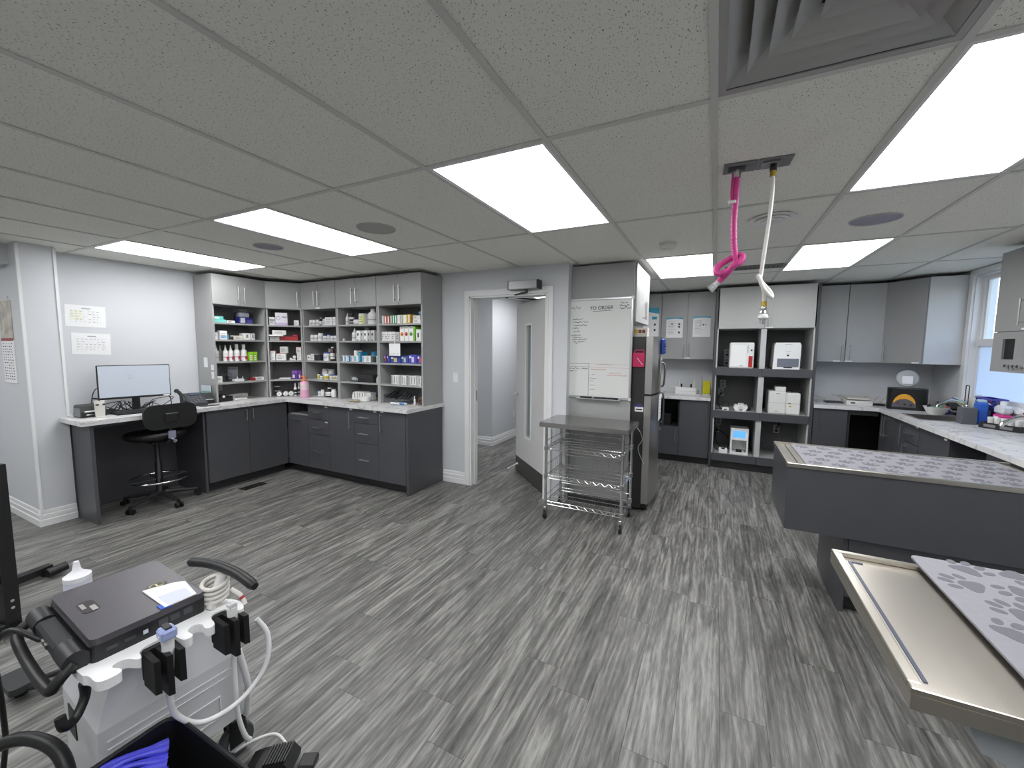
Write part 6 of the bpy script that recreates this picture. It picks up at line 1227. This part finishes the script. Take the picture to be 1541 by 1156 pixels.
t=thing('ultrasound_probe','smaller white probe with red band in the far holder of the trolley','probe',(-1.72,.58,0),R(-4)); MB().tube([(.285,.186,.72),(.285,.186,.61)],[.016,.012],10).build('grip',WHITE,t,50); B(.272,.298,.174,.198,.715,.735,b=.003).build('head',M((206,206,208),.35),t); MB().tube([(.285,.186,.605),(.285,.186,.595)],.0135,10).build('red_band',M((150,40,50),.5),t,50); MB().tube(spline([(.285,.186,.60),(.27,.19,.45),(.255,.2,.30),(.25,.22,.2),(.24,.24,.16)],6),.008,8).build('lead',WHITE,t,60)
t=thing('coiled_probe_lead','white lead coiled round the handle stem of the trolley','cable',(-1.72,.58,0),R(-4)); mb=MB()
for k in range(4): mb.tube([(.175+.045*math.cos(a),.185+.035*math.sin(a),.725+.016*k+.008*math.sin(a)) for a in [2*PI*i/20 for i in range(20)]],.0075,7,True)
mb.build('coil',M((214,210,204),.4),t,60); MB().tube(spline([(.21,.22,.74),(.24,.235,.72),(.26,.24,.69)],4),.0075,7).build('lead_end',M((214,210,204),.4),t,60); MB().tube([(.243,.236,.715),(.249,.238,.708)],.0095,8).build('red_band',M((150,40,50),.5),t,60)
tag(MB().tube(spline([(-1.78,.40,.71),(-1.86,.36,.74),(-1.93,.34,.66),(-1.97,.35,.45),(-2.05,.36,.25),(-2.1,.33,.05),(-2.2,.25,.012)],7),.0075,8).build('power_cable',BLACK,None,60),'black power cable dropping from the laptop handle','cable')
MB().prism([(-.30,-.05),(-.22,-.05),(-.22,.02),(-.30,.02)],.69,.70).build('bottle_shelf',M((200,200,202),.4),uc)

# black stand at the left edge
st=thing('equipment_stand','black metal stand with floor bars at the left edge','stand',(-3.43,.67,0),R(12)); 
MB().box(-.03,.03,-.03,.03,.04,.95).build('upright',BLACK,st); B(-.60,.03,-.025,.025,.02,.07,b=.003).build('floor_bar',BLACK,st)
B(-.60,-.55,-.25,.46,.02,.07,b=.003).build('floor_bar',BLACK,st); B(-.03,.03,-.5,-.03,.02,.07,b=.003).build('floor_bar',BLACK,st)
MB().box(-.02,.02,-.5,-.03,.30,.34).build('cross_bar',BLACK,st); MB().lathe([(.012,-.012),(.028,-.012),(.028,.012),(.012,.012)],(-.56,.42,.028),16,'x').cyl((-.50,.40,.04),(-.50,.50,.045),.03).build('caster',BLACK,st,40); MB().cyl((.031,.0,.15),(.034,.0,.15),.008).cyl((.031,.0,.19),(.034,.0,.19),.008).build('bolt',CHROME,st,40)
t=thing('foot_rest','black angled foot rest bar on the floor left of the trolley','foot rest',(-2.75,.55,0)); MB().prism(rrect(-.11,.06,-.05,.05,.02),.05,.08).build('pad',M((44,46,47),.5),t); MB().tube([(.05,.0,.06),(.12,.14,.02),(-.0,.30,.015)],.013,8).tube([(.0,.02,.05),(.03,.25,.02)],.013,8).cyl((-.02,.0,.0),(-.02,.0,.05),.02).build('bar',BLACK,t,40)
# bin and bits in the bottom corner
bn=thing('waste_bin','open black waste bin at the bottom left','bin',(-1.22,.35,0)); a0,a1,b0,b1=-.28,.27,-.25,.25; H=.42; 
def ring(x0,x1,y0,y1,z): return [(x,y,z) for x,y in rrect(x0,x1,y0,y1,.04,4)]
o_=ring(a0+.04,a1-.04,b0+.04,b1-.04,0); o2=ring(a0,a1,b0,b1,H); i2=ring(a0+.006,a1-.006,b0+.006,b1-.006,H); i1=ring(a0+.046,a1-.046,b0+.046,b1-.046,.006); k_=len(o_)
fs=[tuple(range(k_))[::-1],tuple(range(3*k_,4*k_))]
for r0_,r1_ in ((0,1),(1,2),(2,3)):
    for i in range(k_): j=(i+1)%k_; fs.append((r0_*k_+i,r0_*k_+j,r1_*k_+j,r1_*k_+i))
MB().add(o_+o2+i2+i1,fs).build('bin_shell',M((17,17,18),.42),bn,40); MB().tube(ring(a0,a1,b0,b1,H),.006,6,True).build('rim',BLACK,bn,50)
t=thing('blue_glove','crumpled blue glove lying in the black bin','glove',(-1.43,.47,.355),R(-25)); bpy.context.view_layer.update()
mb=MB(); r_=random.Random(2)
for k in range(9): mb.tube(spline([(-.05+.012*k,-.11,.02+r_.uniform(0,.012)),(-.05+.012*k+r_.uniform(-.01,.01),-.02,.045+r_.uniform(0,.02)),(-.06+.016*k,.07,.02+r_.uniform(0,.02))],4),[.011+.004*math.sin(q) for q in range(9)],7)
mb.build('latex_folds',M((62,62,190),.4),t,60); MB().ball((.075,.04,.05),.008,(2,.6,.6)).build('fingertip',M((150,180,160),.5),t,60)
t=thing('bin_contents','dark rubbish bag filling the black bin','bag',(-1.22,.35,.0105)); MB().prism(rrect(-.21,.20,-.185,.185,.05),0,.27).ball((-.02,0,.24),.16,(1.1,1,.35)).build('bag',M((15,15,16),.5),t,60)
tag(MB().tube(spline([(-2.02,.22,.20),(-1.96,.30,.33),(-1.86,.36,.385),(-1.74,.40,.37),(-1.66,.40,.30),(-1.63,.38,.15),(-1.62,.36,.03)],8),.019,10).build('suction_hose',BLACK,None,60),'thick black hose looping beside the trolley at bottom left','hose')
t=thing('foot_pedal','black ribbed foot pedal on the floor right of the bin','foot pedal',(-1.44,.87,0),R(30)); MB().prism([(-.09,0),(.08,0),(.085,.02),(.06,.05),(-.05,.03),(-.09,.015)],-.045,.045,'xz').build('pedal',BLACK,t)
for k in range(8): B(-.02+.011*k,-.014+.011*k,-.04,.04,.036+.0022*k,.046+.0019*k).build('rib',DARK,t)
B(.10,.16,-.03,.03,0,.02,b=.005).build('side_switch',BLACK,t)
tag(MB().tube(spline([(-1.62,.80,.012),(-1.56,.86,.05),(-1.50,.92,.055),(-1.44,.93,.02)],7),.006,8).build('pedal_cable',WHITE,None,60),'white cable arching behind the foot pedal','cable')
